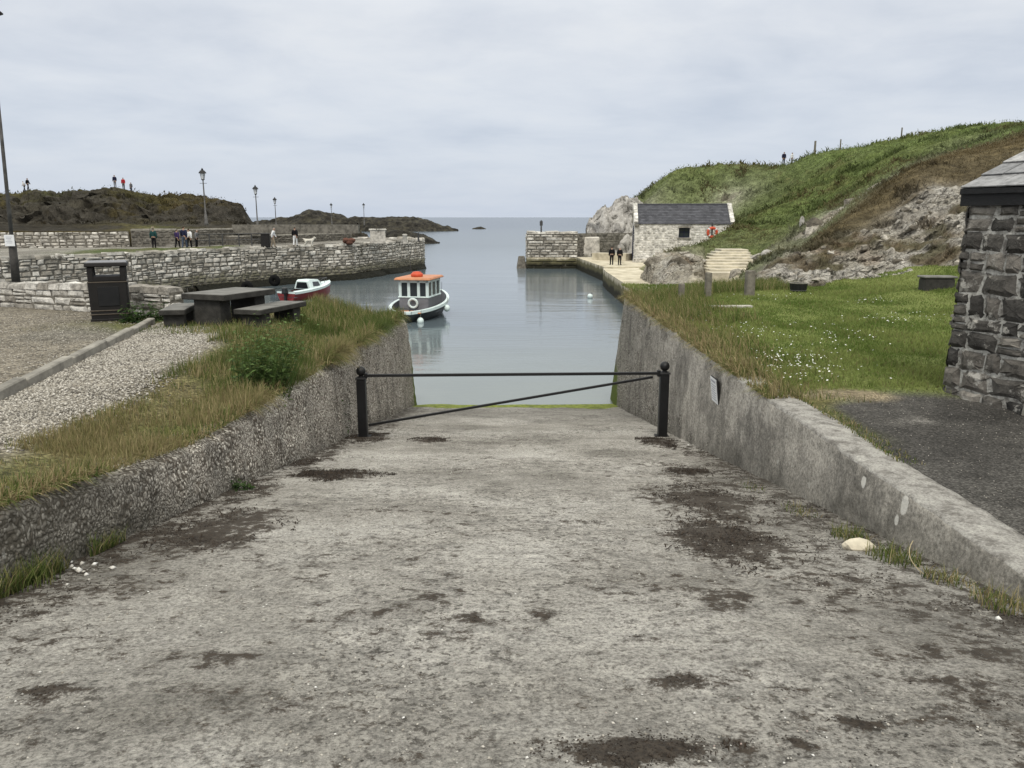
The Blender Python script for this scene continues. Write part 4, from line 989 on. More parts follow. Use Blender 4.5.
m.build('stonework', M['basalt'], hut)
f0 = c0b+Vh*(bat*HB)-Vh*.05+Uh*.02
m = MB(); p = f0+Uh*(WL/2); m.box((p.x, p.y, EZ-.09), (WL+.1, .035, .19), math.atan2(Uh.y, Uh.x), 1, None, .004)
m.build('fascia', M['blackwood'], hut)
zE = EZ+.02; Dt = DL+.1-2*bat*HB; E0 = f0-Vh*.05-Uh*.04; E1 = f0-Vh*.07+Uh*(WL+.1); rise = math.tan(R(25))*Dt/2
def V3(p, z): return Vector((p.x, p.y, z))
A0, A1 = V3(E0, zE), V3(E1, zE); T0, T1 = V3(E0+Vh*(Dt/2), zE+rise), V3(E1+Vh*(Dt/2), zE+rise); A3, A2 = V3(E0+Vh*Dt, zE), V3(E1+Vh*Dt, zE)
dk_ = MB(); up_ = Vector((0, 0, -.06)); lo = [q+up_ for q in (A0, A1, T1, T0, A2, A3)]
dk_.add([A0, A1, T1, T0, A2, A3]+lo, [[0, 1, 2, 3], [3, 2, 4, 5], [0, 3, 9, 6], [3, 5, 11, 9], [0, 6, 7, 1], [7, 6, 9, 8], [8, 9, 11, 10], [1, 7, 8, 2], [2, 8, 10, 4], [4, 10, 11, 5]]); ro = dk_.build('roof', M['blackwood'], hut)
q0, q1, q2 = c0b+Vh*(bat*HB+.03), c0b+Vh*(DL-bat*HB-.03), c0b+Vh*(DL/2)
for e_ in (.06, WL-.06):
    k_ = Uh*e_; g_ = MB(); g_.add([V3(q0+k_, EZ-.01), V3(q1+k_, EZ-.01), V3(q2+k_, zE+rise-.08)], [[0, 1, 2]]); g_.build('gable', M['mortar'], hut)
def slates(p0, p1, q0, q1, rows, wd, mb, th=.014):
    for r_ in range(rows):
        t0, t1 = r_/rows, min(1, (r_+1.25)/rows)
        P0, P1 = p0.lerp(q0, t0), p1.lerp(q1, t0); B0, B1 = p0.lerp(q0, t1), p1.lerp(q1, t1)
        n = max(1, int((P1-P0).length/wd)); nrm = (P1-P0).cross(B0-P0).normalized()
        if nrm.z < 0: nrm = -nrm
        off = (.5 if r_ % 2 else 0); edges = [0]+[(i+off+rh.uniform(-.12, .12))/n for i in range(0 if off else 1, n)]+[1]
        for s0, s1 in zip(edges, edges[1:]):
            if s1-s0 < .004: continue
            g2 = .003/max(.1, (P1-P0).length)*2
            a0, a1 = P0.lerp(P1, s0+g2), P0.lerp(P1, s1-g2); b0, b1 = B0.lerp(B1, s0+g2), B0.lerp(B1, s1-g2); dn = (a0-b0).normalized()*rh.uniform(-.012, .012)
            j = rh.uniform(0, .008); lo = nrm*(.012+th+j); hi = nrm*.004
            V = [a0+lo+dn, a1+lo+dn, b1+hi, b0+hi, a0+lo-nrm*th+dn, a1+lo-nrm*th+dn, b1+hi-nrm*.004, b0+hi-nrm*.004]
            mb.add(V, [[0, 1, 2, 3], [4, 5, 1, 0], [5, 6, 2, 1], [7, 4, 0, 3]])
rf = MB(); slates(A0, A1, T0, T1, 5, .5, rf); slates(A2, A3, T1, T0, 5, .5, rf); rf.build('slates', M['slate'], ro)
m = MB(); m.tube(T0+Vector((0, 0, .03)), T1+Vector((0, 0, .03)), .05, None, 8); m.build('ridge_tiles', M['slate'], ro)
# low stone block at the foot of the hut
p = atf(1030, 418, fr); m = MB(); m.box((p[0]+.14, p[1], p[2]+.12), (.36, .3, .3), .1, .9, None, .04); tag(m.build('stone_block', M['oldconc']), 'grey stone block at the foot of the dark hut on the tarmac', 'block')
# stone bench on the lawn beside the hut
p = atf(937, 291.5, fr); x_, y_, z_ = p; h = atd(937, 276.5, y_)[2]-z_; sb = empty('stone_bench', (x_, y_, z_-.03), R(-4), 'grey stone bench block on the lawn touching the left edge of the dark hut', 'bench')
m = MB(); m.box((.1, .3, h/2-.04), (.82, .45, h), 0, 1, None, .03); m.build('block', M['dkstone_shade'], sb); m = MB(); m.box((.1, .3, h+.0), (.92, .52, .06), 0, 1, None, .02); m.build('top_slab', M['dkstone'], sb)
# ================================================================== RIGHT HARBOUR SIDE
def prism(name, poly, z0, z1, mat, parent=None):
    n = len(poly); V = [(p[0], p[1], z0) for p in poly]+[(p[0], p[1], z1) for p in poly]
    F = [list(range(n))[::-1], list(range(n, 2*n))]+[[i, (i+1) % n, n+(i+1) % n, n+i] for i in range(n)]
    return mk(name, V, F, mat, parent)
# quay platforms
q1 = [at(u, v, 1.42)[:2] for u, v in ((603, 268.5), (606, 271.5), (633, 289))]
nq = [q1[0], q1[1], q1[2], (q1[2][0]+.3, q1[2][1]-10), (q1[2][0]+8, q1[2][1]-9), (q1[0][0]+7, q1[0][1]+.5), (q1[0][0]+3, q1[0][1]+.8)]
def inset_sub(poly): return poly
o = prism('quay_platform', nq[::-1] if False else nq, -1.2, 1.42, M['quay']); tag(o, 'cream concrete quay apron nearest the lawn with a seaweed dark foot', 'quay')
fq0, fq1 = at(577, 257.5, 1.3), at(604, 267, 1.3)
fq = [fq0[:2], fq1[:2], (fq1[0]+7, fq1[1]+.3), (fq1[0]+14, fq1[1]+6), (fq0[0]+14, fq0[1]+1), (fq0[0], fq0[1]+.5)]
o = prism('quay_platform', fq, -1.2, 1.3, M['quay']); tag(o, 'further pale quay strip where the two dark figures stand before the boathouse', 'quay')
# raised step on far quay
p0, p1 = atd(592, 250, 84), atd(626, 250, 82)
m = MB(); corepoly(m, [p0[:2], p1[:2]], 1.8, 1.0, 2.0); o = m.build('quay_step', M['quay']); tag(o, 'raised pale landing behind the two figures on the quay', 'quay')
# pier block
zt = 3.9; P0 = Vector(at(527, 233.5, zt)[:2]); P1 = Vector(at(578, 233.5, zt)[:2])
m = MB(); corepoly(m, [tuple(P0), tuple(P1)], 5.0, -1.5, zt-.04); pb = m.build('pier_block', M['darkjoint']); tag(pb, 'square ended pier of striped pale stone blocks at the harbour mouth on the right', 'pier')
g = MB(); L = (P1-P0).length; U = (P1-P0)/L; N = Vector((U.y, -U.x)); r9 = random.Random(9)
stones(g, P0, U, N, L, 1.2, zt-.12, (.28, .42), (.5, 1.5), .03, .09, 4, .14, r9); stones(g, P0-N*5, N, -U, 5, -1, zt-.1, (.28, .42), (.5, 1.3), .03, .09, 4, .1, r9)
copestones(g, [tuple(P0), tuple(P1)], 5.0, lambda s: zt-.06, (.9, 1.6), .22, r9, .08, .06); g.build('stonework', M['limepier'], pb)
g = MB(); stones(g, P0+N*.05, U, N, L, -1, 1.25, (.45, .6), (1.5, 3), .015, .1, 4, .06, r9); g.build('concrete_foot', M['quay'], pb)
m = MB(); c = P0-U*.6; m.box((c.x, c.y+1, .35), (1.3, 1.8, 2.0), 0, .55, None, .08); m.build('fender_buttress', M['darkjoint'], pb)
p = at(541.5, 233.5, zt); m = MB(); m.tube((p[0], p[1]+1, zt), (p[0], p[1]+1, zt+1.45), .10, .08, 8); m.box((p[0], p[1]+1, zt+1.1), (.34, .1, .5), 0, 1, None, .01); tag(m.build('mooring_post', M['steel']), 'dark upright post standing on the right pier block', 'post')
# wall from block to boathouse
W0, W1 = at(576, 233.5, 3.85), at(634, 233.0, 3.85)
m = MB(); corepoly(m, [W0[:2], (W1[0], W1[1]+1)], .8, .8, 3.85); qw = m.build('quay_wall', M['rubble']); tag(qw, 'dark stained quay wall between the right pier block and the boathouse', 'wall')
a, b = Vector(W0[:2]), Vector((W1[0], W1[1]+1)); U = (b-a).normalized(); g = MB(); stones(g, a, U, Vector((U.y, -U.x)), (b-a).length, .9, 3.75, (.25, .4), (.4, 1), .015, .04, 4, .1, r9); g.build('stonework', M['rubble'], qw)
m = MB(); p = at(588, 247.5, 2.2); m.box((p[0], p[1], 2.0), (2.6, 2.2, 2.9), 0, .94, None, .1); qs = m.build('stone_stub', M['limepier']); tag(qs, 'pale weathered stub of masonry beside the right pier block', 'wall')
# ---- boathouse
gz = 1.35
BL = Vector(atd(635, 230, 80)[:2]); Ub = Vector((1, -.10)).normalized(); _r = ray(733, 230); LBq = (_r[0]*BL.y-_r[1]*BL.x)/(Ub.x*_r[1]-Ub.y*_r[0]); BR = BL+Ub*LBq
Ub = (BR-BL).normalized(); Vb = Vector((-Ub.y, Ub.x)); LB = (BR-BL).length; DB = 5.2
ez = atd(634, 223.4, BL.y)[2]; rz = atd(640, 205.0, BL.y+DB/2)[2]
bh = empty('boathouse', (0, 0, 0), 0, 'pale limewashed stone boathouse with a dark slate roof and one small window', 'building')
def bp_(a, b, z): p = BL+Ub*a+Vb*b; return (p.x, p.y, z)
wu = (np.array([713., 742.])+0, )
# front wall with a window opening
def along(u): # u pixel -> distance along the front
    r, y, k = ray(u, 240); den = r*Ub.y-y*Ub.x
    return (BL.x*y-BL.y*r)/den
wa, wb = along(678.5), along(689.5); wz0, wz1 = atd(684, 237.5, BL.y)[2], atd(684, 227.5, BL.y)[2]
V = [bp_(a, 0, z) for a in (0, wa, wb, LB) for z in (gz-.6, wz0, wz1, ez)]
F = [[i*4+j, (i+1)*4+j, (i+1)*4+j+1, i*4+j+1] for i in range(3) for j in range(3) if not (i == 1 and j == 1)]
b = len(V); V += [bp_(wa, .35, wz0), bp_(wb, .35, wz0), bp_(wb, .35, wz1), bp_(wa, .35, wz1)]
F += [[5, 9, b+1, b], [9, 10, b+2, b+1], [10, 6, b+3, b+2], [6, 5, b, b+3]]
# gables and rear
b = len(V); rzz = rz-.05
V += [bp_(0, 0, gz-.6), bp_(0, DB, gz-.6), bp_(0, DB, ez), bp_(0, DB/2, rzz), bp_(0, 0, ez), bp_(LB, 0, gz-.6), bp_(LB, DB, gz-.6), bp_(LB, DB, ez), bp_(LB, DB/2, rzz), bp_(LB, 0, ez)]
F += [[b+1, b, b+4, b+3, b+2], [b+5, b+6, b+7, b+8, b+9], [b+6, b+1, b+2, b+7]]
bw_ = mk('wall', V, F, M['white'], bh)
g = MB(); r8 = random.Random(8)
zlo = lambda s: gz-.3
for (s0, s1, z0_, z1_) in ((0, wa-.12, gz-.3, ez-.02), (wb+.12, LB, gz-.3, ez-.02), (wa-.12, wb+.12, gz-.3, wz0-.1), (wa-.12, wb+.12, wz1+.18, ez-.02)):
    stones(g, BL+Ub*s0, Ub, -Vb, s1-s0, z0_, z1_, (.18, .30), (.25, .6), .012, .035, 4, .14, r8)
stones(g, BL+Vb*DB, -Vb, -Ub, DB, gz-.3, ez-.02, (.2, .32), (.3, .7), .012, .035, 4, .12, r8)
g.build('stonework', M['white'], bw_)
m = MB(); dd = Ub*0
for k in range(3): pass
A = math.atan2(Ub.y, Ub.x)
p = bp_((wa+wb)/2, .3, (wz0+wz1)/2); wn = empty('window', (0, 0, 0)); bpy.data.objects.remove(wn)
m = MB(); m.box(p, (wb-wa+.1, .03, wz1-wz0+.1), A); wn = m.build('window', M['glass'], bh)
m = MB(); h_ = wz1-wz0; l_ = wb-wa
for (a, z, sx, sz) in ((0, h_/2-.03, l_, .07), (0, -h_/2+.03, l_, .07), (-l_/2+.03, 0, .07, h_), (l_/2-.03, 0, .07, h_), (0, 0, .05, h_), (0, .05, l_, .05)):
    q = bp_((wa+wb)/2+a, .26, (wz0+wz1)/2+z); m.box(q, (sx, .05, sz), A)
m.build('frame', M['c_navy'], wn)
m = MB(); m.box(bp_((wa+wb)/2, -.06, wz0-.05), (l_+.3, .2, .1), A); m.build('sill', M['oldconc'], wn)
m = MB()
for k in range(9):
    t = -1+2*(k+.5)/9; m.box(bp_((wa+wb)/2+t*(l_/2+.08), -.05, wz1+.09-.04*t*t), (l_/9*.95+.02, .12, .2), A)
m.build('lintel', M['oldconc'], wn)
# tall arched door in the near gable
g = MB(); ac = DB*.52; hw = 1.05; ytop = ez-.25
pr = [(-hw, gz-.2), (hw, gz-.2), (hw, ytop-hw)]+[(hw*math.cos(t), ytop-hw+hw*math.sin(t)) for t in np.linspace(.2, math.pi-.2, 9)]+[(-hw, ytop-hw)]
Vd = [bp_(-.05, ac+a, z) for a, z in pr]+[bp_(.05, ac+a, z) for a, z in pr]; n = len(pr)
g.add(Vd, [list(range(n)), list(range(n, 2*n))[::-1]]+[[i, n+i, n+(i+1) % n, (i+1) % n] for i in range(n)]); g.build('door', M['c_navy'], bh)
# roof and skews
m = MB(); ov = .12
def slope(a, s, lift=0): # s 0 eave 1 ridge ; front
    return Vector(bp_(a, -ov+(DB/2+ov)*s, ez-.06+(rz-ez+.06)*s+lift))
def slopeb(a, s, lift=0): return Vector(bp_(a, DB+ov-(DB/2+ov)*s, ez-.06+(rz-ez+.06)*s+lift))
m.add([slope(.2, 0), slope(LB-.2, 0), slope(LB-.2, 1), slope(.2, 1), slopeb(.2, 0), slopeb(LB-.2, 0)], [[0, 1, 2, 3], [3, 2, 5, 4], [0, 3, 4], [1, 5, 2], [4, 5, 1, 0]])
ro = m.build('roof', M['slate2'], bh)
rf = MB(); rh = random.Random(2)
slates(slope(.2, 0, .02), slope(LB-.2, 0, .02), slope(.2, 1, .02), slope(LB-.2, 1, .02), 12, .38, rf, .02); slates(slopeb(LB-.2, 0, .02), slopeb(.2, 0, .02), slopeb(LB-.2, 1, .02), slopeb(.2, 1, .02), 12, .38, rf, .02)
rf.build('slates', M['slate2'], ro)
m = MB(); m.tube(slope(.2, 1, .05), slope(LB-.2, 1, .05), .09, None, 6); m.build('ridge_tiles', M['slate2'], ro)
for a in (.08, LB-.08):
    g = MB()
    for fn in (slope, slopeb):
        for k in range(6):
            p0, p1 = fn(a, k/6+.005, .13), fn(a, (k+1)/6-.005, .13); dv = p1-p0
            Mx = dv.to_track_quat('X', 'Z').to_matrix(); g.box(tuple((p0+p1)/2), (dv.length, .42, .2), 0, 1, Mx, .02)
    g.build('gable_coping', M['white'], bh)
m = MB(); m.box(bp_(.15, -.08, ez-.18), (.45, .3, .28), A, 1, None, .03); m.build('kneeler', M['rubble'], bh)
m = MB(); m.box(bp_(LB*.23, -.5, gz+.05), (LB*.5, .9, .55), A, .97, None, .05); o = m.build('base_plinth', M['limepier'], bh)
# lifebuoy
p = atd(711.5, 241, 73.5); zg_ = p[2]; ls = empty('lifebuoy_stand', (p[0], p[1], zg_-.1), 0, 'red lifebuoy hanging on a black post before the boathouse wall', 'lifebuoy')
zt_ = atd(711.5, 222.5, 73.5)[2]-zg_; m = MB(); m.box((0, 0, zt_/2), (.14, .12, zt_+.2), 0, 1, None, .01); m.build('post', M['steel'], ls)
m = MB(); m.torus((0, -.13, atd(711.5, 232.5, 73.5)[2]-zg_+.1), .40, .13, 22, 10, Matrix.Rotation(R(90), 3, 'X')); lb = m.build('ring', M['redor'], ls, True)
for k in range(4):
    m = MB(); t = math.pi/4+k*math.pi/2; zc_ = atd(711.5, 232.5, 73.5)[2]-zg_+.1
    d = Vector((-math.sin(t), 0, math.cos(t))); c = Vector((.40*math.cos(t), -.13, zc_+.40*math.sin(t))); m.tube(tuple(c-d*.06), tuple(c+d*.06), .14, None, 10, False); m.build('reflective_band', M['c_whitec'], lb)
# concrete steps
s0 = Vector(atd(728, 274, 49.3)); s1 = atd(733, 251, 58); n = 9; st = empty('concrete_steps', (0, 0, 0), 0, 'flight of cream concrete steps climbing right of the rocky knoll', 'steps')
for k in range(n):
    f = k/(n-1); y = s0.y+(58.5-s0.y)*f; z = s0.z+(s1[2]-s0.z)*f
    uL, uR = np.interp(f, [0, .5, 1], [713, 705, 721]), np.interp(f, [0, .5, 1], [756, 756, 748])
    xl, xr = atd(uL, 262, y)[0], atd(uR, 262, y)[0]; m = MB(); m.box(((xl+xr)/2, y+1.0, z-.32), (xr-xl, 2.0, .8), 0, 1, None, .02); m.build('step', M['steps'], st)
# fence posts on the lawn edge
for (u, v0, v1, w, lb) in ((681, 303, 283.5, .16, 'short weathered wooden post in tall grass, leftmost at the lawn edge'), (707.5, 298, 272.5, .18, 'slim pale weathered post standing between the two other lawn edge posts'), (749, 297, 270.5, .26, 'thick weathered wooden post below the steps, rightmost at the lawn edge')):
    p = atf(u, v0, fr); zt_ = atd(u, v1, p[1])[2]; m = MB(); m.box((p[0], p[1], (p[2]+zt_)/2-.08), (w, w*.8, zt_-p[2]+.16), .15, .95, None, .02); tag(m.build('wooden_post', M['post']), lb, 'post', 'old posts at the lawn edge')
p = atf(737, 309, fr); m = MB(); m.box((p[0]-.15, p[1], p[2]+.05), (1.05, .24, .07), .04, 1, None, .01); tag(m.build('plank', M['plank']), 'pale plank lying in the grass by the old posts', 'plank')
p = atf(798, 293, fr); tb = empty('half_barrel_planter', p, 0, 'dark half barrel tub on the lawn under the white crag', 'planter'); r0 = .27
m = MB(); m.lathe([(0, 0), (r0*.78, 0), (r0*.9, .12), (r0, .30), (r0*.93, .30), (r0*.86, .24), (0, .23)], (0, 0, 0), 16); m.build('tub', M['blackwood'], tb)
m = MB(); m.torus((0, 0, .30), r0*.97, .015, 18, 6); m.build('rim', M['oldconc'], tb); 
m = MB(); m.torus((0, 0, .08), r0*.87, .012, 18, 6); m.build('hoop', M['steel'], tb)
# small white marker stone on the green bank, slab ledges
for (u, v, d, s, lb) in ((802, 223, 51.5, (.35, .3, .9), 'small upright white marker stone on the green bank behind the crag'), (767, 254, 40, (.6, .5, .45), 'grey boulder in the grass right of the steps')):
    p = atd(u, v, d); m = MB(); m.ball(p, .5, 9, 6, s); o = m.build('stone', M['palerock'], None, True); tag(o, lb, 'stone')
# buoy
p = at(590, 298, 0); by = empty('mooring_buoy', p, 0, 'small white mooring buoy floating in the middle of the harbour', 'buoy'); m = MB(); m.ball((0, 0, .12), .2, 14, 9, (1, 1, .95)); m.build('float', M['whitep'], by, True); m = MB(); m.torus((.1, -.02, .34), .05, .016, 10, 6, Matrix.Rotation(R(80), 3, 'X')); m.build('ring', M['steel'], by)
# ================================================================== BOATS
def hull(L, B, sheer, keel, beam, ns=22, np_=9):
    """stations along y from stern 0 to bow L; returns grid of section points"""
    G = []
    for i in range(ns):
        t = i/(ns-1); b = B/2*beam(t); zs, zk = sheer(t), keel(t); row = []
        for j in range(-np_, np_+1):
            f = abs(j)/np_; x = math.copysign(b*(f**.55 if t < .9 else f**.8), j) if j else 0; z = zk+(zs-zk)*(f**1.7)
            row.append((x, L*t, z))
        G.append(row)
    return G
def gridmesh(G): n, m = len(G), len(G[0]); return [p for r in G for p in r], [[i*m+j, i*m+j+1, (i+1)*m+j+1, (i+1)*m+j] for i in range(n-1) for j in range(m-1)]
# --- wheelhouse boat, bow towards the slip
Lb, Bb = 5.8, 2.5; BSC = 1.2
c0 = at(417, 322, 0); bo = empty('fishing_boat', (c0[0]-.72, c0[1]-.4, 0), R(169), 'small black hulled boat with a white wheelhouse and orange roof', 'boat')
LB_ = bo
beam = lambda t: (.12+.88*math.sin(min(1, t/.55)*math.pi/2)**.8) if t < .55 else max(.30, math.cos((t-.55)/.45*math.pi/2)**.45)
sheer = lambda t: .50+.52*(1-t)**1.25
keel = lambda t: -.35+.4*max(0, .3-t)**2/.09
def OFFY(G): return [[(x, y-Lb, z) for x, y, z in r] for r in G]
G = OFFY(hull(Lb, Bb, sheer, keel, beam, 26, 10)); V, F = gridmesh(G); m = MB(); m.add(V, F)
tr = G[-1]; m.add(tr, [list(range(len(tr)))]); m.build('hull', M['hullblk'], bo, True)
# gunwale band: strip just below sheer + cap
m = MB(); n = len(G)
V = []
for side in (0, -1):
    for r in G:
        x, y, z = r[side]; sx = 1 if x > 0 else -1
        V += [(x*1.0+sx*.02, y, z-.13), (x+sx*.05, y+.03, z-.11), (x+sx*.055, y+.03, z+.02), (x-sx*.09, y, z+.025), (x-sx*.09, y, z-.10)]
for s in (0, 1):
    b = s*n*5; F = [[b+i*5+j, b+(i+1)*5+j, b+(i+1)*5+j+1, b+i*5+j+1] for i in range(n-1) for j in range(4)]; m.f += F
m.v += V
xs_ = G[-1]; m.box((0, .0, sheer(1)-.05), (Bb*.32, .14, .15), 0, 1, None, .02); m.build('gunwale', M['whitep'], bo)
# inner bulwark and deck
m = MB(); V = []
for r in G:
    x = abs(r[-1][0]); y = r[0][1]; z = r[-1][2]; xi = max(.0, x-.09)
    V += [(-xi, y, z), (-xi*.97, y, min(.32, z-.2)), (xi*.97, y, min(.32, z-.2)), (xi, y, z)]
m.add(V, [[i*4+j, i*4+j+1, (i+1)*4+j+1, (i+1)*4+j] for i in range(n-1) for j in range(3)]); m.build('deck', M['greyp'], bo)
# orange cockpit boards
m = MB(); m.box((.1, -.95, .40), (1.5, .6, .05), 0, 1, None, .015); m.box((-.25, -.42, .42), (1.0, .3, .05), 0, 1, None, .015); m.build('cockpit_boards', M['orange'], bo)
# wheelhouse (front face at y=-1.7)
wy0, wy1, ww = -1.65, -3.7, 1.46; zb_ = .3; zw = 1.0; ztp = 1.82
wh = empty('wheelhouse', (0, 0, 0)); bpy.data.objects.remove(wh)
m = MB(); m.box((0, (wy0+wy1)/2, (zb_+zw)/2), (ww, wy0-wy1, zw-zb_), 0, 1, None, .03); wh = m.build('wheelhouse', M['greyp'], bo)
m = MB(); m.box((0, (wy0+wy1)/2, zw+.02), (ww+.08, wy0-wy1+.08, .07), 0, 1, None, .015)
for x in (-ww/2+.06, -ww/6, ww/6, ww/2-.06): m.box((x, wy0-.04, (zw+ztp)/2), (.14, .08, ztp-zw), 0, 1, None, .01)
for y in (-2.3, -3.0, wy1+.05):
    for x in (-ww/2+.04, ww/2-.04): m.box((x, y, (zw+ztp)/2), (.07, .14, ztp-zw), 0, 1, None, .01)
m.box((0, wy0-.04, ztp-.05), (ww, .08, .14), 0, 1, None, .01); 
for x in (-ww/2+.04, ww/2-.04): m.box((x, (wy0+wy1)/2, ztp-.05), (.07, wy0-wy1, .14), 0, 1, None, .01)
for x in (-ww/2+.28, 0.0, ww/2-.28): pass
m.build('window_frame', M['whitep'], wh)
for x in (-ww/3, 0, ww/3):
    m = MB(); m.box((x, wy0-.05, (zw+ztp)/2-.02), (ww/3-.14, .015, ztp-zw-.1)); m.build('windscreen', M['glass'], wh)
for x in (-ww/2+.04, ww/2-.04):
    m = MB(); m.box((x, (wy0+wy1)/2, (zw+ztp)/2-.02), (.012, wy0-wy1-.1, ztp-zw-.1)); m.build('side_window', M['glass'], wh)
m = MB(); m.box((0, wy1+.04, (zw+ztp)/2), (ww-.1, .04, ztp-zw), 0, 1, None, .01); m.build('rear_panel', M['whitep'], wh)
m = MB(); m.box((0, (wy0+wy1)/2+.05, ztp+.07), (ww+.34, wy0-wy1+.45, .11), 0, .93, None, .03); m.build('roof', M['orange'], bo)
for pa, pb_ in (((ww/2+.02, wy1, ztp+.1), (ww/2+.1, wy1, ztp+1.0)), ((-ww/2-.35, -2.6, .85), (-ww/2-.4, -2.6, 1.7)), ((ww/2+.32, -3.4, .85), (ww/2+.36, -3.4, 1.75))):
    m = MB(); m.tube(pa, pb_, .012, .009, 6); m.build('aerial', M['steel'], bo)
m = MB()
for s in (-1, 1): m.tube((s*.25, -.25, (sheer(.95)-.04)), (s*.25, -.25, (sheer(.95)-.04)+.22), .03, None, 8)
m.tube((-.3, -.25, (sheer(.95)-.04)+.16), (.3, -.25, (sheer(.95)-.04)+.16), .03, None, 8); m.build('mooring_cleat', M['steel'], bo)
bo.scale = (BSC,)*3
Mb = Matrix.Translation(bo.location)@Matrix.Rotation(R(169), 4, 'Z')@Matrix.Scale(BSC, 4)
def onboat(p): return tuple(Mb@Vector(p))
m = MB(); m.lathe([(0, 0), (.32, 0), (.35, .05), (.35, .15), (.31, .2), (.27, .21), (.25, .27), (.1, .3), (0, .3)], (0, 0, 0), 16); o = m.build('liferaft', M['redor'], None, True); o.location = onboat((.02, -2.3, ztp+.125)); tag(o, 'round red life raft canister on the orange boat roof', 'life raft')
m = MB(); m.torus((0, 0, 0), .25, .07, 22, 10, Matrix.Rotation(R(90), 3, 'X')); o = m.build('life_ring', M['whitep'], None, True); o.location = onboat((.0, wy0+.12, .74)); o.rotation_euler = (R(-8), 0, R(169)); tag(o, 'white life ring on the front of the grey wheelhouse', 'life ring')
for (x, y, z, lb) in ((-.72, -.35, .06, 'white ball fender hanging low at the near end of the black hulled boat'), (-1.36, -2.6, .42, 'white ball fender on the far right side of the black hulled boat')):
    fe = empty('fender', onboat((x, y, z)), 0, lb, 'fender', 'fenders of the black hulled boat'); m = MB(); m.ball((0, 0, 0), .19, 14, 9, (1, 1, 1.08)); m.build('ball', M['whitep'], fe, True); m = MB(); m.tube((0, 0, .18), (0.06, 0, .62), .012, None, 5); m.build('line', M['rope'], fe)
# mooring rope to the slip wall
m = MB(); a = Vector(onboat((.12, .05, .5))); b_ = Vector((-4.6, 24.2, 2.4)); prev = a
for k in range(1, 25):
    f = k/24; q = a.lerp(b_, f)-Vector((0, 0, 1.2*4*f*(1-f)*.5)); m.tube(prev, q, .018, None, 5, False); prev = q
tag(m.build('mooring_rope', M['rope']), 'thin mooring rope from the black hulled boat to the grassy bank', 'rope')
# --- red and white cuddy boat, bow away to the right
c1 = at(285, 301, 0); rb = empty('motorboat', (c1[0]+.1, c1[1], 0), R(-27), 'small white cabin motorboat with a dark red hull and outboard', 'boat')
rb.scale = (.95,)*3; L2, B2 = 4.9, 2.0
beam2 = lambda t: .86+.14*math.sin(min(1, t*2)*math.pi/2) if t < .5 else max(.02, math.cos((t-.5)/.5*math.pi/2)**.7)
sh2 = lambda t: .60+.46*t**1.6
kl2 = lambda t: -.25+.5*max(0, t-.7)**2/.09
G = hull(L2, B2, lambda t: sh2(t)-.06, kl2, beam2, 22, 8); V, F = gridmesh(G); m = MB(); m.add(V, F); m.add(G[0], [list(range(len(G[0])))]); m.build('hull', M['hullred'], rb, True)
m = MB(); n = len(G); V = []
for i, r in enumerate(G):
    t = i/(n-1); x = abs(r[0][0]); y = r[0][1]; z = r[0][2]
    V += [(-x-.012, y, z-.03), (-x-.03, y, z+.14), (-max(0, x-.22), y, z+.20), (max(0, x-.22), y, z+.20), (x+.03, y, z+.14), (x+.012, y, z-.03)]
dk0 = 9
F = [[i*6+j, i*6+j+1, (i+1)*6+j+1, (i+1)*6+j] for i in range(n-1) for j in range(5) if not (j == 2 and i < 10)]
m.add(V, F); m.add([G[0][0], G[0][-1], (G[0][-1][0], 0, G[0][-1][2]+.15), (G[0][0][0], 0, G[0][0][2]+.15)], [[0, 1, 2, 3]]); m.build('topsides', M['whitep'], rb)
m = MB(); m.box((0, 1.1, .28), (1.55, 2.2, .05)); m.build('cockpit_floor', M['greyp'], rb)
# cuddy cabin
cs_ = [(1.75, .80, .55, 1.30), (1.95, .80, .56, 1.42), (2.9, .76, .55, 1.40), (3.45, .60, .38, 1.10), (4.2, .28, .15, .92)]
V = []
for (y, b0_, b1_, z) in cs_: z0_ = .72+.05*(y-1.7); V += [(-b0_, y, z0_), (-b1_, y, z), (b1_, y, z), (b0_, y, z0_)]
m = MB(); m.add(V, [[i*4+j, i*4+j+1, (i+1)*4+j+1, (i+1)*4+j] for i in range(4) for j in range(3)]+[[16, 17, 18, 19], [3, 2, 1, 0]]); cb = m.build('cabin', M['whitep'], rb)
m = MB(); m.add([(-.58, 1.735, .80), (.58, 1.735, .80), (.44, 1.735, 1.24), (-.44, 1.735, 1.24)], [[0, 1, 2, 3]]); m.add([(-.58, 1.70, .80), (.58, 1.70, .80), (.44, 1.72, 1.24), (-.44, 1.72, 1.24)], [[0, 1, 2, 3], [3, 2, 1, 0]]); m.build('cabin_opening', M['glass'], cb)
for s in (-1, 1):
    m = MB(); q = [(2.15, .92), (2.95, .92), (2.85, 1.25), (2.2, 1.27)]; V = []
    for y, z in q: f = (z-.76)/(1.40-.76); x = .775+(.55-.775)*f+.012; V.append((s*x, y, z))
    m.add(V, [[0, 1, 2, 3] if s > 0 else [3, 2, 1, 0]]); m.build('side_window', M['glass'], cb)
m = MB(); rail = [(-.55, 3.1, .9), (-.5, 3.3, 1.35), (0, 4.6, 1.42), (.5, 3.3, 1.35), (.55, 3.1, .9)]
for a, b_ in zip(rail, rail[1:]): m.tube(a, b_, .018, None, 6)
for x, y in ((-.25, 4.0), (.25, 4.0), (0, 4.55)): m.tube((x, y, .85), (x, y, 1.4), .016, None, 6)
m.build('bow_rail', M['steel'], rb)
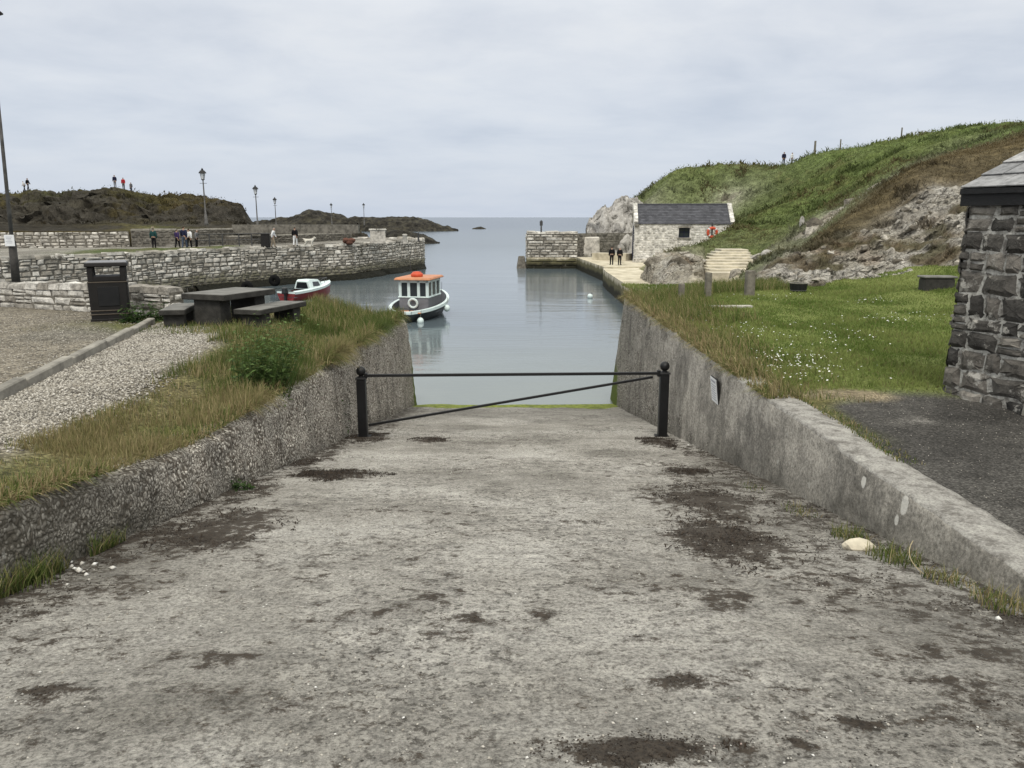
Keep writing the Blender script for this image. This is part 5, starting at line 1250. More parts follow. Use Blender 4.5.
ob = MB(); ob.box((.1, -.22, .78), (.36, .48, .5), 0, .8, None, .08); ou = ob.build('outboard', M['hullblk'], rb); m = MB(); m.box((.1, -.18, .2), (.14, .22, .8), 0, 1, None, .03); m.build('outboard_leg', M['hullblk'], ou)
m = MB(); m.box((-.5, .75, .5), (.45, .5, .35), 0, .95, None, .04); m.box((.45, 1.35, .5), (.45, .4, .4), 0, .95, None, .04); m.build('seat', M['hullblk'], rb)
# ================================================================== PEOPLE
def person(loc, heading, label, top, legs, hair='hair', h=1.7, pose='stand', extra=None, sleeves=None, group=None, lean=0):
    s = h/1.72
    r = empty('person', loc, heading, label, 'person', group)
    J = dict(pel=(0, 0, .93), wst=(0, .01-lean*.2, 1.06), chs=(0, .0-lean*.5, 1.28), nck=(0, .01-lean*.8, 1.45), hd0=(0, 0-lean, 1.54), hd=(0, -.02-lean, 1.62), crown=(0, -.01-lean, 1.69))
    R_ = dict(pel=.135, wst=.125, chs=.145, nck=.055, hd0=.075, hd=.098, crown=.075)
    E = [('pel', 'wst'), ('wst', 'chs'), ('chs', 'nck'), ('nck', 'hd0'), ('hd0', 'hd'), ('hd', 'crown')]
    for k, sg in (('l', -1), ('r', 1)):
        st = {'stand': 0.0, 'walk': .16*sg}[pose]; sw = -st*.8
        J.update({'sh'+k: (sg*.175, -lean*.6, 1.40), 'el'+k: (sg*.235, .02+sw*.6-lean*.4, 1.13), 'wr'+k: (sg*.23, -.06+sw*1.1-lean*.3, .90), 'fi'+k: (sg*.225, -.09+sw*1.2-lean*.3, .80),
                  'hp'+k: (sg*.095, 0, .88), 'kn'+k: (sg*.10, -.02+st*.55, .49), 'an'+k: (sg*.105, .02+st*1.1, .09), 'to'+k: (sg*.12, -.14+st*1.1, .045)})
        R_.update({'sh'+k: .075, 'el'+k: .05, 'wr'+k: .036, 'fi'+k: .03, 'hp'+k: .10, 'kn'+k: .066, 'an'+k: .048, 'to'+k: .042})
        E += [('chs', 'sh'+k), ('sh'+k, 'el'+k), ('el'+k, 'wr'+k), ('wr'+k, 'fi'+k), ('pel', 'hp'+k), ('hp'+k, 'kn'+k), ('kn'+k, 'an'+k), ('an'+k, 'to'+k)]
    names = list(J); bm = bmesh.new(); lay = bm.verts.layers.skin.verify(); vs = {}
    for nme in names:
        v = bm.verts.new(Vector(J[nme])*s); v[lay].radius = (R_[nme]*s, R_[nme]*s*(.8 if nme in ('chs', 'wst', 'pel') else 1)); v[lay].use_root = nme == 'pel'; vs[nme] = v
    for a, b in E: bm.edges.new((vs[a], vs[b]))
    me = bpy.data.meshes.new('body'); bm.to_mesh(me); bm.free(); o = bpy.data.objects.new('body', me); col.objects.link(o)
    o.modifiers.new('s', 'SKIN').use_smooth_shade = True; sd = o.modifiers.new('d', 'SUBSURF'); sd.levels = 1; sd.render_levels = 1
    dg = bpy.context.evaluated_depsgraph_get(); dg.update(); em = bpy.data.meshes.new_from_object(o.evaluated_get(dg)); bpy.data.objects.remove(o)
    em.name = 'body'; em.materials.clear(); em.materials.append(M['skin']); b = bpy.data.objects.new('body', em); col.objects.link(b); b.parent = r
    # nose
    seg = [(names.index(a), names.index(c)) for a, c in E]; JP = np.array([J[k] for k in names])*s
    co = np.array([v.co for v in em.vertices]); nr = np.array([v.normal for v in em.vertices])
    D = []
    for a, c in seg:
        p, q = JP[a], JP[c]; d = q-p; t = np.clip(((co-p)@d)/(d@d), 0, 1); D.append(np.linalg.norm(co-(p+t[:, None]*d), axis=1))
    best = np.argmin(np.array(D), 0); en = [E[k] for k in best]
    legk = np.array([e[1][:2] in ('kn', 'an', 'hp') or (e == ('pel', 'wst') and co[i][2] < .98*s) for i, e in enumerate(en)]); foot = np.array([e[1][:2] == 'to' or (e[1][:2] == 'an' and co[i][2] < .1*s) for i, e in enumerate(en)])
    torso = np.array([e in (('pel', 'wst'), ('wst', 'chs'), ('chs', 'nck'), ('chs', 'shl'), ('chs', 'shr')) and co[i][2] > .86*s and co[i][2] < 1.47*s for i, e in enumerate(en)])
    arm = np.array([e[1][:2] in ('el', 'wr') and e[0][:2] in ('sh', 'el') for e in en]); hd = np.array([e[1] in ('hd', 'crown') and (co[i][2] > 1.62*s or co[i][1] > (.03-lean)*s) for i, e in enumerate(en)])
    def shell(nm, mask, mat, off):
        fs = [p for p in em.polygons if all(mask[i] for i in p.vertices)]
        if not fs: return
        ids = sorted({i for p in fs for i in p.vertices}); mp = {i: k for k, i in enumerate(ids)}
        mk(nm, co[ids]+nr[ids]*off, [[mp[i] for i in p.vertices] for p in fs], mat, r, True)
    shell('trousers', legk | (torso & (co[:, 2] < 1.0*s)), M['c_'+legs], .012); shell('shoes', foot | (legk & (co[:, 2] < .13*s)), M['c_blackc'], .016)
    shell('jacket', torso | (arm if sleeves is None else arm), M['c_'+top], .03); shell('hair', hd, M['c_'+hair], .012)
    m = MB(); m.ball((0, (-.115-lean)*s, 1.60*s), .016*s, 6, 4, (1, 1.2, 1.4))
    for sg in (-1, 1): m.ball((sg*.092*s, (-.0-lean)*s, 1.61*s), .022*s, 6, 4, (.5, .8, 1.3))
    m.build('face_details', M['skin'], r, True)
    return r
def pz(u, v, z): return at(u, v, z)
fa = 0; bk = math.pi
person(pz(154.5, 249.2, PZ), bk, 'person in a dark teal coat and pale hat, alone at the left on the pier', 'teal', 'blackc', 'greyh', 1.66)
o = [k for k in bpy.data.objects if k.get('label', '').startswith('person in a dark teal')][0]
m = MB(); m.box((.17, -.14, 1.12), (.2, .16, .42), .1, .85, None, .04); b_ = m.build('shoulder_bag', M['c_maroon']); b_.location = o.location; b_.rotation_euler = o.rotation_euler; tag(b_, 'maroon shoulder bag carried by the person in teal on the pier', 'bag')
m = MB(); m.lathe([(.21, 1.655), (.12, 1.67), (.11, 1.74), (0, 1.77)], (0, -.01, 0), 14); hat = m.build('hat', M['c_khaki'], o)
person(pz(178, 248.8, PZ), R(160), 'person in a purple jacket and dark trousers, left of the walking group on the pier', 'purple', 'blackc', 'hair', 1.55, 'walk')
person(pz(185, 249.2, PZ), bk, 'tallest of the walking group in navy coat and jeans on the pier', 'navy', 'jean', 'hair', 1.78, 'walk')
person(pz(189.8, 248.6, PZ), bk, 'person in a white top and black trousers at the right of the walking group', 'whitec', 'blackc', 'hair', 1.6, 'walk')
person(pz(197, 248.0, PZ), R(90), 'person in grey leaning on the railing right of the walking group', 'grey', 'blackc', 'greyh', 1.5, 'stand', lean=.1)
person(pz(273.5, 247.8, PZ), R(100), 'person in a bright white top and khaki trousers bending beside the black bin', 'whitec', 'khaki', 'greyh', 1.66, 'walk', lean=.12)
person(pz(295.5, 246.4, PZ), bk, 'person in a black top and white trousers walking a white dog on the pier', 'blackc', 'whitec', 'hair', 1.66, 'walk')
person(pz(611.5, 265, 1.3), bk, 'person all in black on the far quay, left of the pair', 'blackc', 'blackc', 'blackc', 1.72); person(pz(619.5, 265.2, 1.3), R(150), 'person in black with bare head on the far quay, right of the pair', 'blackc', 'blackc', 'greyh', 1.68)
def onhill(PH, u, d):
    r, y, k = ray(u, 195); x = r/y*d; k = np.argmin((PH[..., 0]-x)**2+(PH[..., 1]-d)**2); return PH.reshape(-1, 3)[k]
def crest(PH, u):
    X = PH[..., 0]/PH[..., 1]; r, y, k = ray(u, 195); tgt = r/y; best = None
    m_ = np.abs(X-tgt) < .004; pts = PH[m_]; el = (pts[:, 2]-EYE)/pts[:, 1]; p = pts[np.argmax(el)]; return (float(p[0]), float(p[1]), float(p[2])-.05)
LH = LHP
person(crest(LH, 117.5), fa, 'person in a dark navy jacket on top of the left headland', 'navy', 'grey', 'hair', 1.72); person(crest(LH, 127.5), fa, 'person in red at the top of the left headland', 'red', 'blackc', 'hair', 1.66); person(crest(LH, 134.8), R(60), 'small grey figure at the right of the headland trio', 'grey', 'jean', 'hair', 1.3)
person(crest(LH, 28), R(90), 'person in black on the far left ridge of the headland', 'blackc', 'blackc', 'hair', 1.7, 'walk'); person(crest(LH, 22.5), R(-90), 'person in a white top on the far left ridge of the headland', 'whitec', 'blackc', 'hair', 1.35, 'walk', lean=.15)
RH = HILLP
person(crest(RH, 779.5), fa, 'person in dark clothes on the crest of the right hill', 'navy', 'blackc', 'hair', 1.7); person(crest(RH, 787), R(40), 'person in a white jacket on the crest of the right hill', 'whitec', 'grey', 'hair', 1.45)
for i, (u, hgt, lb) in enumerate(((808.5, 1.7, 'thick fence post on the right skyline just beside the two figures'), (834, 1.3, 'thin fence post on the right skyline, middle of three'), (892.5, 1.3, 'thin fence post on the right skyline furthest right'))):
    p = crest(RH, u); m = MB(); m.box((p[0], p[1], p[2]+hgt/2), ((.24 if i == 0 else .12), .15, hgt), .3, .95, None, .02); tag(m.build('fence_post', M['post']), lb, 'post', 'fence posts on the skyline')
# dog
dp = pz(309, 246.2, PZ); dr = empty('dog', dp, R(90), 'shaggy white dog walking on the pier ahead of its owner', 'dog')
J = [(0, -.32, .52), (0, -.1, .50), (0, .22, .52), (0, .34, .56), (0, -.44, .64), (0, -.52, .74), (0, -.66, .71), (0, .52, .70)]
E = [(0, 1), (1, 2), (2, 3), (0, 4), (4, 5), (5, 6), (3, 7)]; Rr = [.15, .14, .13, .10, .10, .10, .05, .03]
for sg in (-1, 1):
    for (y, f) in ((-.3, 1), (.28, -1)):
        b = len(J)
        if f > 0: J += [(sg*.1, y, .40), (sg*.1, y+.03, .22), (sg*.1, y, .04), (sg*.1, y-.06, .03)]; E += [(0, b), (b, b+1), (b+1, b+2), (b+2, b+3)]; Rr += [.075, .05, .04, .035]
        else: J += [(sg*.1, y-.03, .38), (sg*.1, y-.08, .28), (sg*.1, y+.09, .18), (sg*.1, y+.06, .04), (sg*.1, y, .03)]; E += [(2, b), (b, b+1), (b+1, b+2), (b+2, b+3), (b+3, b+4)]; Rr += [.09, .06, .045, .038, .035]
bm = bmesh.new(); lay = bm.verts.layers.skin.verify(); vs = []
for p, r_ in zip(J, Rr): v = bm.verts.new(p); v[lay].radius = (r_, r_); vs.append(v)
vs[1][lay].use_root = True
for a, b in E: bm.edges.new((vs[a], vs[b]))
me = bpy.data.meshes.new('dog'); bm.to_mesh(me); bm.free(); o = bpy.data.objects.new('t', me); col.objects.link(o); o.modifiers.new('s', 'SKIN'); sd = o.modifiers.new('d', 'SUBSURF'); sd.render_levels = sd.levels = 1
dg = bpy.context.evaluated_depsgraph_get(); dg.update(); em = bpy.data.meshes.new_from_object(o.evaluated_get(dg)); bpy.data.objects.remove(o); em.materials.clear(); em.materials.append(M['dog']); b = bpy.data.objects.new('body', em); col.objects.link(b); b.parent = dr
m = MB()
for sg in (-1, 1): m.ball((sg*.09, -.50, .78), .05, 8, 5, (.5, .7, 1.3))
m.build('ears', M['dog'], dr, True)
# ================================================================== VEGETATION
def blades(name, B, H, W, Cc, lean=.35, seg=2, bias=None, rng=RNG, parent=None, mat=None, tipc=None):
    """curved grass blades: B (n,3) roots, H heights, W widths, Cc (n,3) colours"""
    n = len(B); a = rng.uniform(0, 2*math.pi, n); d = np.stack([np.cos(a), np.sin(a), 0*a], -1)
    b = rng.uniform(.1, 1, n)*lean; ba = rng.uniform(0, 2*math.pi, n)
    L = np.stack([np.cos(ba)*b, np.sin(ba)*b, np.zeros(n)], -1)
    if bias is not None: L = L+bias
    V = []; C = []
    for k in range(seg+1):
        f = k/seg; c = B+np.array((0, 0, 1.))*(H*f*(1-.25*f*np.minimum(1, np.linalg.norm(L, axis=1))))[:, None]+L*(H*f*f)[:, None]
        w = W*(1-f)**.7*.5
        cc = Cc*(.85+.3*f) if tipc is None else Cc*(1-f*f)+tipc*(f*f)
        if k < seg:
            V += [c-d*w[:, None], c+d*w[:, None]]; C += [cc, cc]
        else: V += [c]; C += [cc]
    m = 2*seg+1; V = np.stack(V, 1).reshape(-1, 3); C = np.stack(C, 1).reshape(-1, 3); o = np.arange(n)[:, None]*m
    F = []
    for k in range(seg-1): F += [o+np.array([2*k, 2*k+1, 2*k+3]), o+np.array([2*k, 2*k+3, 2*k+2])]
    F.append(o+np.array([2*seg-2, 2*seg-1, 2*seg])); F = np.concatenate(F)
    return mk(name, V, F, mat or M['blade'], parent, False, C)
G1, G2, G3 = np.array((.065, .10, .025)), np.array((.125, .155, .045)), np.array((.20, .195, .075))
S1, S2 = np.array((.37, .31, .17)), np.array((.24, .185, .10))
def pick(n, w, cols): k = RNG.choice(len(cols), n, p=np.array(w)/sum(w)); return np.array(cols)[k]*RNG.uniform(.75, 1.3, (n, 1))
# --- tall verge grass along the left wall
def verge(n, y0, y1, off0, off1, hmin, hmax, wts, lean=.45, hang=0., wid=(.006, .013)):
    y = RNG.uniform(y0, y1, n); f = RNG.random(n); x = xwl(y)-(off0+(off1-off0)*f)
    cl = fbm(np.stack([x*1.3, y*1.3, 0*x], -1), 3, 501); keep = RNG.random(n) < np.clip(.62+1.3*cl, .08, 1); x, y, cl = x[keep], y[keep], cl[keep]
    z = zleft(x, y)-.03+np.where(xwl(y)-x < .55, .085, 0); h = RNG.uniform(hmin, hmax, len(x))*(1+.6*cl); nn = len(x)
    bias = np.zeros((nn, 3)); hr = RNG.random(nn); bias[:, 0] = hang*hr; bias[:, 2] = -1.35*hang*hr
    pc = pick(nn, wts, [G1, G2, G3, S1, S2]); pt_ = fbm(np.stack([x*.7, y*.7, 0*x], -1), 3, 541); pc = c3(pc, np.array((.06, .095, .022)), .75*sst(.1, .4, pt_)); pc = c3(pc, np.array((.24, .20, .10)), .6*sst(.15, .45, -pt_))
    return np.stack([x, y, z], -1), h, RNG.uniform(*wid, nn)*(1+.03*y), pc, lean, bias
parts = []
parts.append(verge(12000, 2.6, 8.5, .12, 1.4, .03, .10, (1.5, 2.5, 3, 3, 2.5), .9))
parts.append(verge(10000, 7.2, 11.5, .1, 1.45, .05, .17, (2, 3, 2.5, 3, 2.5), .7))
parts.append(verge(15000, 10.5, 17, .05, 1.7, .07, .28, (2, 3, 3, 3, 2)))
parts.append(verge(17000, 14, 22.3, .0, 2.3, .10, .34, (4, 4, 3, 1.5, 1.5)))
parts.append(verge(9000, 4.5, 10, -.04, .25, .05, .18, (1.5, 2, 2, 3, 3), .5, .7))
parts.append(verge(11000, 9.5, 22.2, -.06, .22, .10, .32, (1.5, 2, 2, 3, 3), .5, .85))
parts.append(verge(10000, 13.5, 20.5, -.08, .2, .2, .5, (2.5, 3, 3, 1.5, 1.5), .5, .8))
parts.append(verge(6000, 15, 20, 1.8, 4.4, .04, .16, (3, 4, 3, 1, 1)))
B = np.concatenate([p[0] for p in parts]); H = np.concatenate([p[1] for p in parts]); W = np.concatenate([p[2] for p in parts]); C = np.concatenate([p[3] for p in parts]); bi = np.concatenate([p[5] for p in parts])
o = blades('verge_grass', B, H, W, C, .45, 3, bi); tag(o, 'tall dry green and straw grass along the top of the left slip wall', 'grass', None, 'stuff')
# --- rough grass on the lip of the right wall
def lip(n, y0, y1, o0, o1, h0, h1, wts, hang):
    y = RNG.uniform(y0, y1, n); x = np.interp(y, [0, 40], [3.25, 3.25])+o0+(o1-o0)*RNG.random(n)**1.2
    cl = fbm(np.stack([x*1.3, y*1.3, 0*x], -1), 3, 511); keep = RNG.random(n) < np.clip(.65+1.2*cl, .1, 1); x, y, cl = x[keep], y[keep], cl[keep]
    nn = len(x); z = zright(x, y)-.02+np.where(x < 3.66, .045, 0); bias = np.zeros((nn, 3)); hr = RNG.random(nn); bias[:, 0] = -hang*hr; bias[:, 2] = -1.1*hang*hr*(hang > .5)
    return np.stack([x, y, z], -1), RNG.uniform(h0, h1, nn)*(1+.6*cl)*np.interp(y, [9.2, 12, 24], [.6, 1, 1.15]), RNG.uniform(.007, .013, nn)*(1+.03*y), pick(nn, wts, [G1, G2, G3, S1, S2]), 0, bias
parts = [lip(17000, 9.7, 22.6, -.04, .42, .12, .32, (1, 1.5, 2.5, 3.5, 3), .9), lip(8000, 9.6, 23, .3, 1.3, .08, .22, (2, 3, 3, 2, 2), .3), lip(6000, 17, 23, .1, 2.2, .15, .36, (3, 4, 3, 1, 2), .3), lip(900, 7.0, 9.8, .36, .62, .04, .10, (3, 3, 2, 2, 1), 0)]
# back edge of lawn: taller grass
n = 9000; x = RNG.uniform(3.8, 9.0, n); y = np.interp(x, [3.6, 4.5, 6, 9], [22.4, 23.2, 25.6, 27.2])-RNG.random(n)**1.5*2.2; z = zright(x, y)-.02
parts.append((np.stack([x, y, z], -1), RNG.uniform(.15, .42, n), RNG.uniform(.01, .02, n), pick(n, (4, 4, 2, 1, 1), [G1, G2, G3, S1, S2]), 0, np.zeros((n, 3))))
B = np.concatenate([p[0] for p in parts]); H = np.concatenate([p[1] for p in parts]); W = np.concatenate([p[2] for p in parts]); C = np.concatenate([p[3] for p in parts]); bi = np.concatenate([p[5] for p in parts])
o = blades('rough_grass', B, H, W, C, .45, 3, bi); tag(o, 'brownish rough grass hanging over the right slip wall and edging the lawn', 'grass', None, 'stuff')
# --- lawn tufts
n = 90000; y = RNG.uniform(9.9, 27, n); x = 3.7+RNG.random(n)*np.interp(y, [10, 27], [5.5, 14])
yb_ = np.interp(x, [3.6, 4.2, 5.0, 6, 20], [9.0, 9.75, 10.2, 10.0, 9.4]); k = (y > yb_+RNG.uniform(-.15, .4, n)) & (np.hypot((x-4.35)/.85, (y-9.95)/.4) > RNG.uniform(.4, 1.2, n)); x, y = x[k], y[k]; n = len(x)
cl = fbm(np.stack([x*.8, y*.8, 0*x], -1), 4, 521); cl2 = fbm(np.stack([x*2.5, y*2.5, 0*x], -1), 3, 523)
C = c3(np.array((.11, .155, .036)), np.array((.205, .24, .075)), sst(-.35, .45, cl+.5*cl2))*RNG.uniform(.8, 1.25, (n, 1)); k = RNG.random(n) < .08; C[k] = np.array((.19, .17, .075))
o = blades('lawn_grass', np.stack([x, y, zright(x, y)+.01], -1), RNG.uniform(.05, .11, n)*(1+.5*cl), RNG.uniform(.010, .018, n)*(1+.03*y), C, .8, 2); tag(o, 'short green turf of the lawn', 'grass', None, 'stuff')
# --- daisies
pts = []
for (u, v, ru, rv, m_) in ((800, 370, 56, 18, 170), (775, 362, 34, 12, 60), (745, 333, 38, 9, 70), (870, 302, 30, 4, 60), (900, 320, 45, 6, 90), (760, 300, 60, 4, 50), (830, 340, 60, 15, 90), (690, 318, 30, 6, 60)):
    for _ in range(m_):
        a = RNG.normal(0, .5, 2); p = atf(u+a[0]*ru, v+a[1]*rv, fr)
        if p[0] > 3.7: pts.append(p)
V = []; F = []
for p in pts:
    r = RNG.uniform(.008, .016); b = len(V); t = RNG.uniform(-.4, .4, 2)
    for k in range(6): V.append((p[0]+r*math.cos(k*math.pi/3), p[1]+r*math.sin(k*math.pi/3), p[2]+.085+r*(t[0]*math.cos(k*math.pi/3)+t[1]*math.sin(k*math.pi/3))))
    F.append(list(range(b, b+6)))
o = mk('daisies', V, F, M['daisy']); tag(o, 'white daisies scattered in patches on the lawn', 'flowers', None, 'stuff')
# --- hillside tufts
def hilltufts(name, label, PH, CH, RH_, n, hs, colmul=1.0, kmax=.5, zmin=2.0, lean=.6, wsc=.3):
    r, c = PH.shape[:2]; i = RNG.integers(0, r-1, n); j = RNG.integers(0, c-1, n); f = RNG.random((n, 2))
    p = PH[i, j]*(1-f[:, :1])+PH[i+1, j]*f[:, :1]; p = p+(PH[i, j+1]-PH[i, j])*f[:, 1:]
    Cc = CH[i, j]; mxd = np.maximum(np.linalg.norm(PH[i+1, j]-PH[i, j], axis=1), np.linalg.norm(PH[i, j+1]-PH[i, j], axis=1)); ok = (mxd < .02*p[:, 1]+.3) & (RH_[i, j] < kmax*RNG.uniform(.5, 1.1, n)) & (p[:, 2] > zmin) & (Cc[:, 0] < .28); p, Cc = p[ok], Cc[ok]; n = len(p)
    d = p[:, 1]; pn = fbm(p*.45, 4, 571); pn2 = fbm(p*.16, 3, 573); h = RNG.uniform(.6, 1.4, n)*hs*(d/60)**.75*(.55+.9*sst(.0, .45, pn)); k = 3
    Cc = Cc*(1-.45*sst(.05, .4, pn))[:, None]; Cc = c3(Cc, np.array((.13, .15, .035)), .5*sst(.1, .4, -pn)*sst(-.1, .3, pn2)*(Cc[:, 1] > Cc[:, 0])); Cc = c3(Cc, np.array((.12, .09, .045)), .55*sst(.12, .4, -pn2+.4*pn))
    B = np.repeat(p, k, 0)+RNG.normal(0, .08, (n*k, 3))*(d.repeat(k)/40)[:, None]; B[:, 2] -= .06
    Cb = np.repeat(Cc, k, 0)*RNG.uniform(.8, 1.25, (n*k, 1))*colmul
    return blades(name, B, np.repeat(h, k)*RNG.uniform(.6, 1.2, n*k), np.repeat(h, k)*wsc, Cb, lean, 2)
o = hilltufts('hillside_scrub', '', HILLP, HILLC, HILLR, 130000, .24, 1.1, .5, 2.0, 1.5, .4); tag(o, 'green grass and brown scrub covering the right hillside', 'scrub', None, 'stuff')
o = hilltufts('headland_scrub', '', LHP, LHC, LHR, 50000, .17, 1.1, .5, 4.9, .9, .5); tag(o, 'dark heath and grass covering the left headland', 'scrub', None, 'stuff')
def cragblocks(n):
    r, c = HILLP.shape[:2]; i = RNG.integers(0, r-1, n); j = RNG.integers(0, c-1, n); p = HILLP[i, j]; ok = (HILLR[i, j] > .55) & (p[:, 1] < 60) & (p[:, 2] > 2.2) & (p[:, 1] > 25); p = p[ok]; n = len(p)
    q = RNG.normal(0, 1, (n, 12, 3)); q /= np.linalg.norm(q, axis=2, keepdims=True); V = []; F = []
    for k in range(n):
        bm = bmesh.new(); s_ = .05+.17*RNG.random()**2.5*(p[k, 1]/30)*(1+1.4*(p[k, 1] > 40))
        for v in q[k]: bm.verts.new((v[0]*s_*1.3, v[1]*s_, v[2]*s_*.75))
        bmesh.ops.convex_hull(bm, input=bm.verts[:]); bm.verts.index_update(); b = len(V); V += [tuple(np.array(v.co)+p[k]) for v in bm.verts]; F += [[b+v.index for v in f.verts] for f in bm.faces]; bm.free()
    o = mk('crag_rubble', V, F, M['cragstone']); tag(o, 'broken pale limestone blocks and rubble strewn over the crag', 'rocks', None, 'stuff')
t_ = NT('crag_stone', .92, .15); M['cragstone'] = t_.out(t_.mix(.8, t_.ramp(t_.island(), [(0, (.10, .088, .07)), (.4, (.25, .228, .19)), (1, (.46, .43, .38))]), t_.ramp(t_.noise(5, 8, .75), [(.4, .4), (.5, .95), (.6, 1.3)]), 'MULTIPLY'), t_.bump(t_.noise(14, 7, .7), .04, .8))
cragblocks(5200)
# --- weeds
def weed(name, label, base, n, h, spread, leaf, cols, zf=None, cat='weed', hang=None):
    V = []; F = []; C = []
    for k in range(n):
        a = random.uniform(0, 6.283); rr = spread*random.random()**.6; bx, by = base[0]+rr*math.cos(a), base[1]+rr*math.sin(a); bz = zf(bx, by) if zf else base[2]
        hh = h*random.uniform(.35, 1.15); tl = (random.uniform(-.2, .2)+math.cos(a)*.16, random.uniform(-.2, .2)+math.sin(a)*.16)
        if hang: tl = (tl[0]+hang, tl[1])
        cst = random.uniform(.75, 1.25)
        nl = max(3, int(hh/leaf*2.4))
        for q in range(nl):
            f = (q+.5)/nl; c = Vector((bx+tl[0]*hh*f*f, by+tl[1]*hh*f*f, bz+hh*f*(1-.2*f*abs(hang or 0))))
            t = q*2.4+a; dr = Vector((math.cos(t), math.sin(t), random.uniform(-.25, .5))); sd = Vector((-math.sin(t), math.cos(t), random.uniform(-.2, .2))); l = leaf*random.uniform(.6, 1.2)*(1.1-.6*f); w = l*.28
            b = len(V); V += [c, c+dr*l*.45+sd*w, c+dr*l-Vector((0, 0, l*.25)), c+dr*l*.45-sd*w]; F.append([b, b+1, b+2, b+3]); cc = np.array(random.choice(cols))*cst*random.uniform(.8, 1.2); C += [cc]*4
        b = len(V); w = .006+.002*h; top = Vector((bx+tl[0]*hh, by+tl[1]*hh, bz+hh*(1-.2*abs(hang or 0)))); V += [(bx-w, by, bz-.03), (bx+w, by, bz-.03), top]; F.append([b, b+1, b+2]); C += [np.array(cols[0])]*3
    o = mk(name, V, F, M['leaf'], None, False, np.array(C)); tag(o, label, cat); return o
dg_ = [(.028, .055, .016), (.045, .08, .022), (.06, .10, .03)]
p = atf(258, 388, fl); weed('nettle_clump', 'tall dark green nettle clump spilling over the left slip wall', (-3.66, 11.2, 3.0), 95, 1.2, .38, .125, [(.05, .085, .022), (.075, .12, .035), (.11, .165, .055)], lambda x, y: fl(min(x, -3.5), y)-.15, 'weed', .22)
weed('nettle_clump', 'smaller green weed clump on the bank edge between the nettles and the barrier post', (-3.7, 14.0, 3.0), 22, .4, .3, .12, dg_, lambda x, y: fl(min(x, -3.5), y)-.02, 'weed', .05)
weed('dock_weed', 'leafy green weed growing at the foot of the litter bin', (bb[0]+.85, bb[1]-.15, bb[2]), 70, .42, .5, .17, dg_, fl)
weed('dock_weed', 'low green weed at the end of the low limestone wall', (B_[0]+.4, B_[1]-.1, B_[2]), 40, .22, .5, .1, dg_, fl)
zsl = lambda x, y: zslip(y)
def wl(u, v, name, label, n, h, sp, leaf, cols=dg_):
    p = atslip(u, v); weed(name, label, p, n, h, sp, leaf, cols, zsl)
wl(334, 437, 'dock_weed', 'green weed growing at the wall foot beside the left barrier post', 45, .75, .28, .13)
wl(237, 489, 'dock_weed', 'small green weed in the slip below the middle of the left wall', 30, .14, .2, .08)
p = at(650, 287, 2.6); weed('shore_bush', 'round green bush above the quay apron left of the old posts', (p[0], p[1]-6, 1.6), 120, 1.5, .7, .3, [(.04, .075, .02), (.06, .10, .03)])
def tuft(u, v, n, h, sp, label, wts=(4, 4, 3, 1, .6), rx=1):
    p = atslip(u, v); a = RNG.uniform(0, 6.283, n); r = sp*RNG.random(n)**.6; x = p[0]+r*np.cos(a)*rx; y = p[1]+r*np.sin(a)
    x = np.clip(x, wallbase(y, -1)-.0, wallbase(y, 1)+.0)
    o = blades('grass_tuft', np.stack([x, y, zslip(y)-.01], -1), RNG.uniform(.4, 1.1, n)*h, RNG.uniform(.005, .010, n), pick(n, wts, [G1, G2, G3, S1, S2]), .7, 3); tag(o, label, 'grass')
tuft(15, 585, 420, .26, .42, 'largest grass tuft at the left edge of the slip, under the broken wall end', rx=.6)
tuft(75, 550, 160, .22, .3, 'straggly grass tuft climbing the dark near end of the left wall', rx=.5)
tuft(800, 512, 90, .10, .35, 'thin yellowish grass tuft at the right wall foot, furthest down the slip', (2, 3, 4, 2, 1), .5)
tuft(850, 538, 170, .15, .25, 'yellow green grass tuft behind the pale stone at the right wall foot', (3, 4, 4, 1, .5), .6)
tuft(893, 560, 260, .16, .28, 'lush green grass tuft just right of the pale stone at the right wall foot', (5, 5, 3, .5, .5), .6)
tuft(945, 582, 140, .15, .22, 'sparse grass tuft with a dry stalk near the lower right corner wall', (2, 3, 3, 3, 2), .6)
tuft(1000, 606, 200, .17, .25, 'dry mossy grass tuft at the right frame edge under the wall', (2, 3, 4, 2, 2), .6)
tuft(750, 488, 60, .09, .4, 'faint line of moss and grass at the right wall foot below the notice', (4, 4, 2, 1, 1), .3)
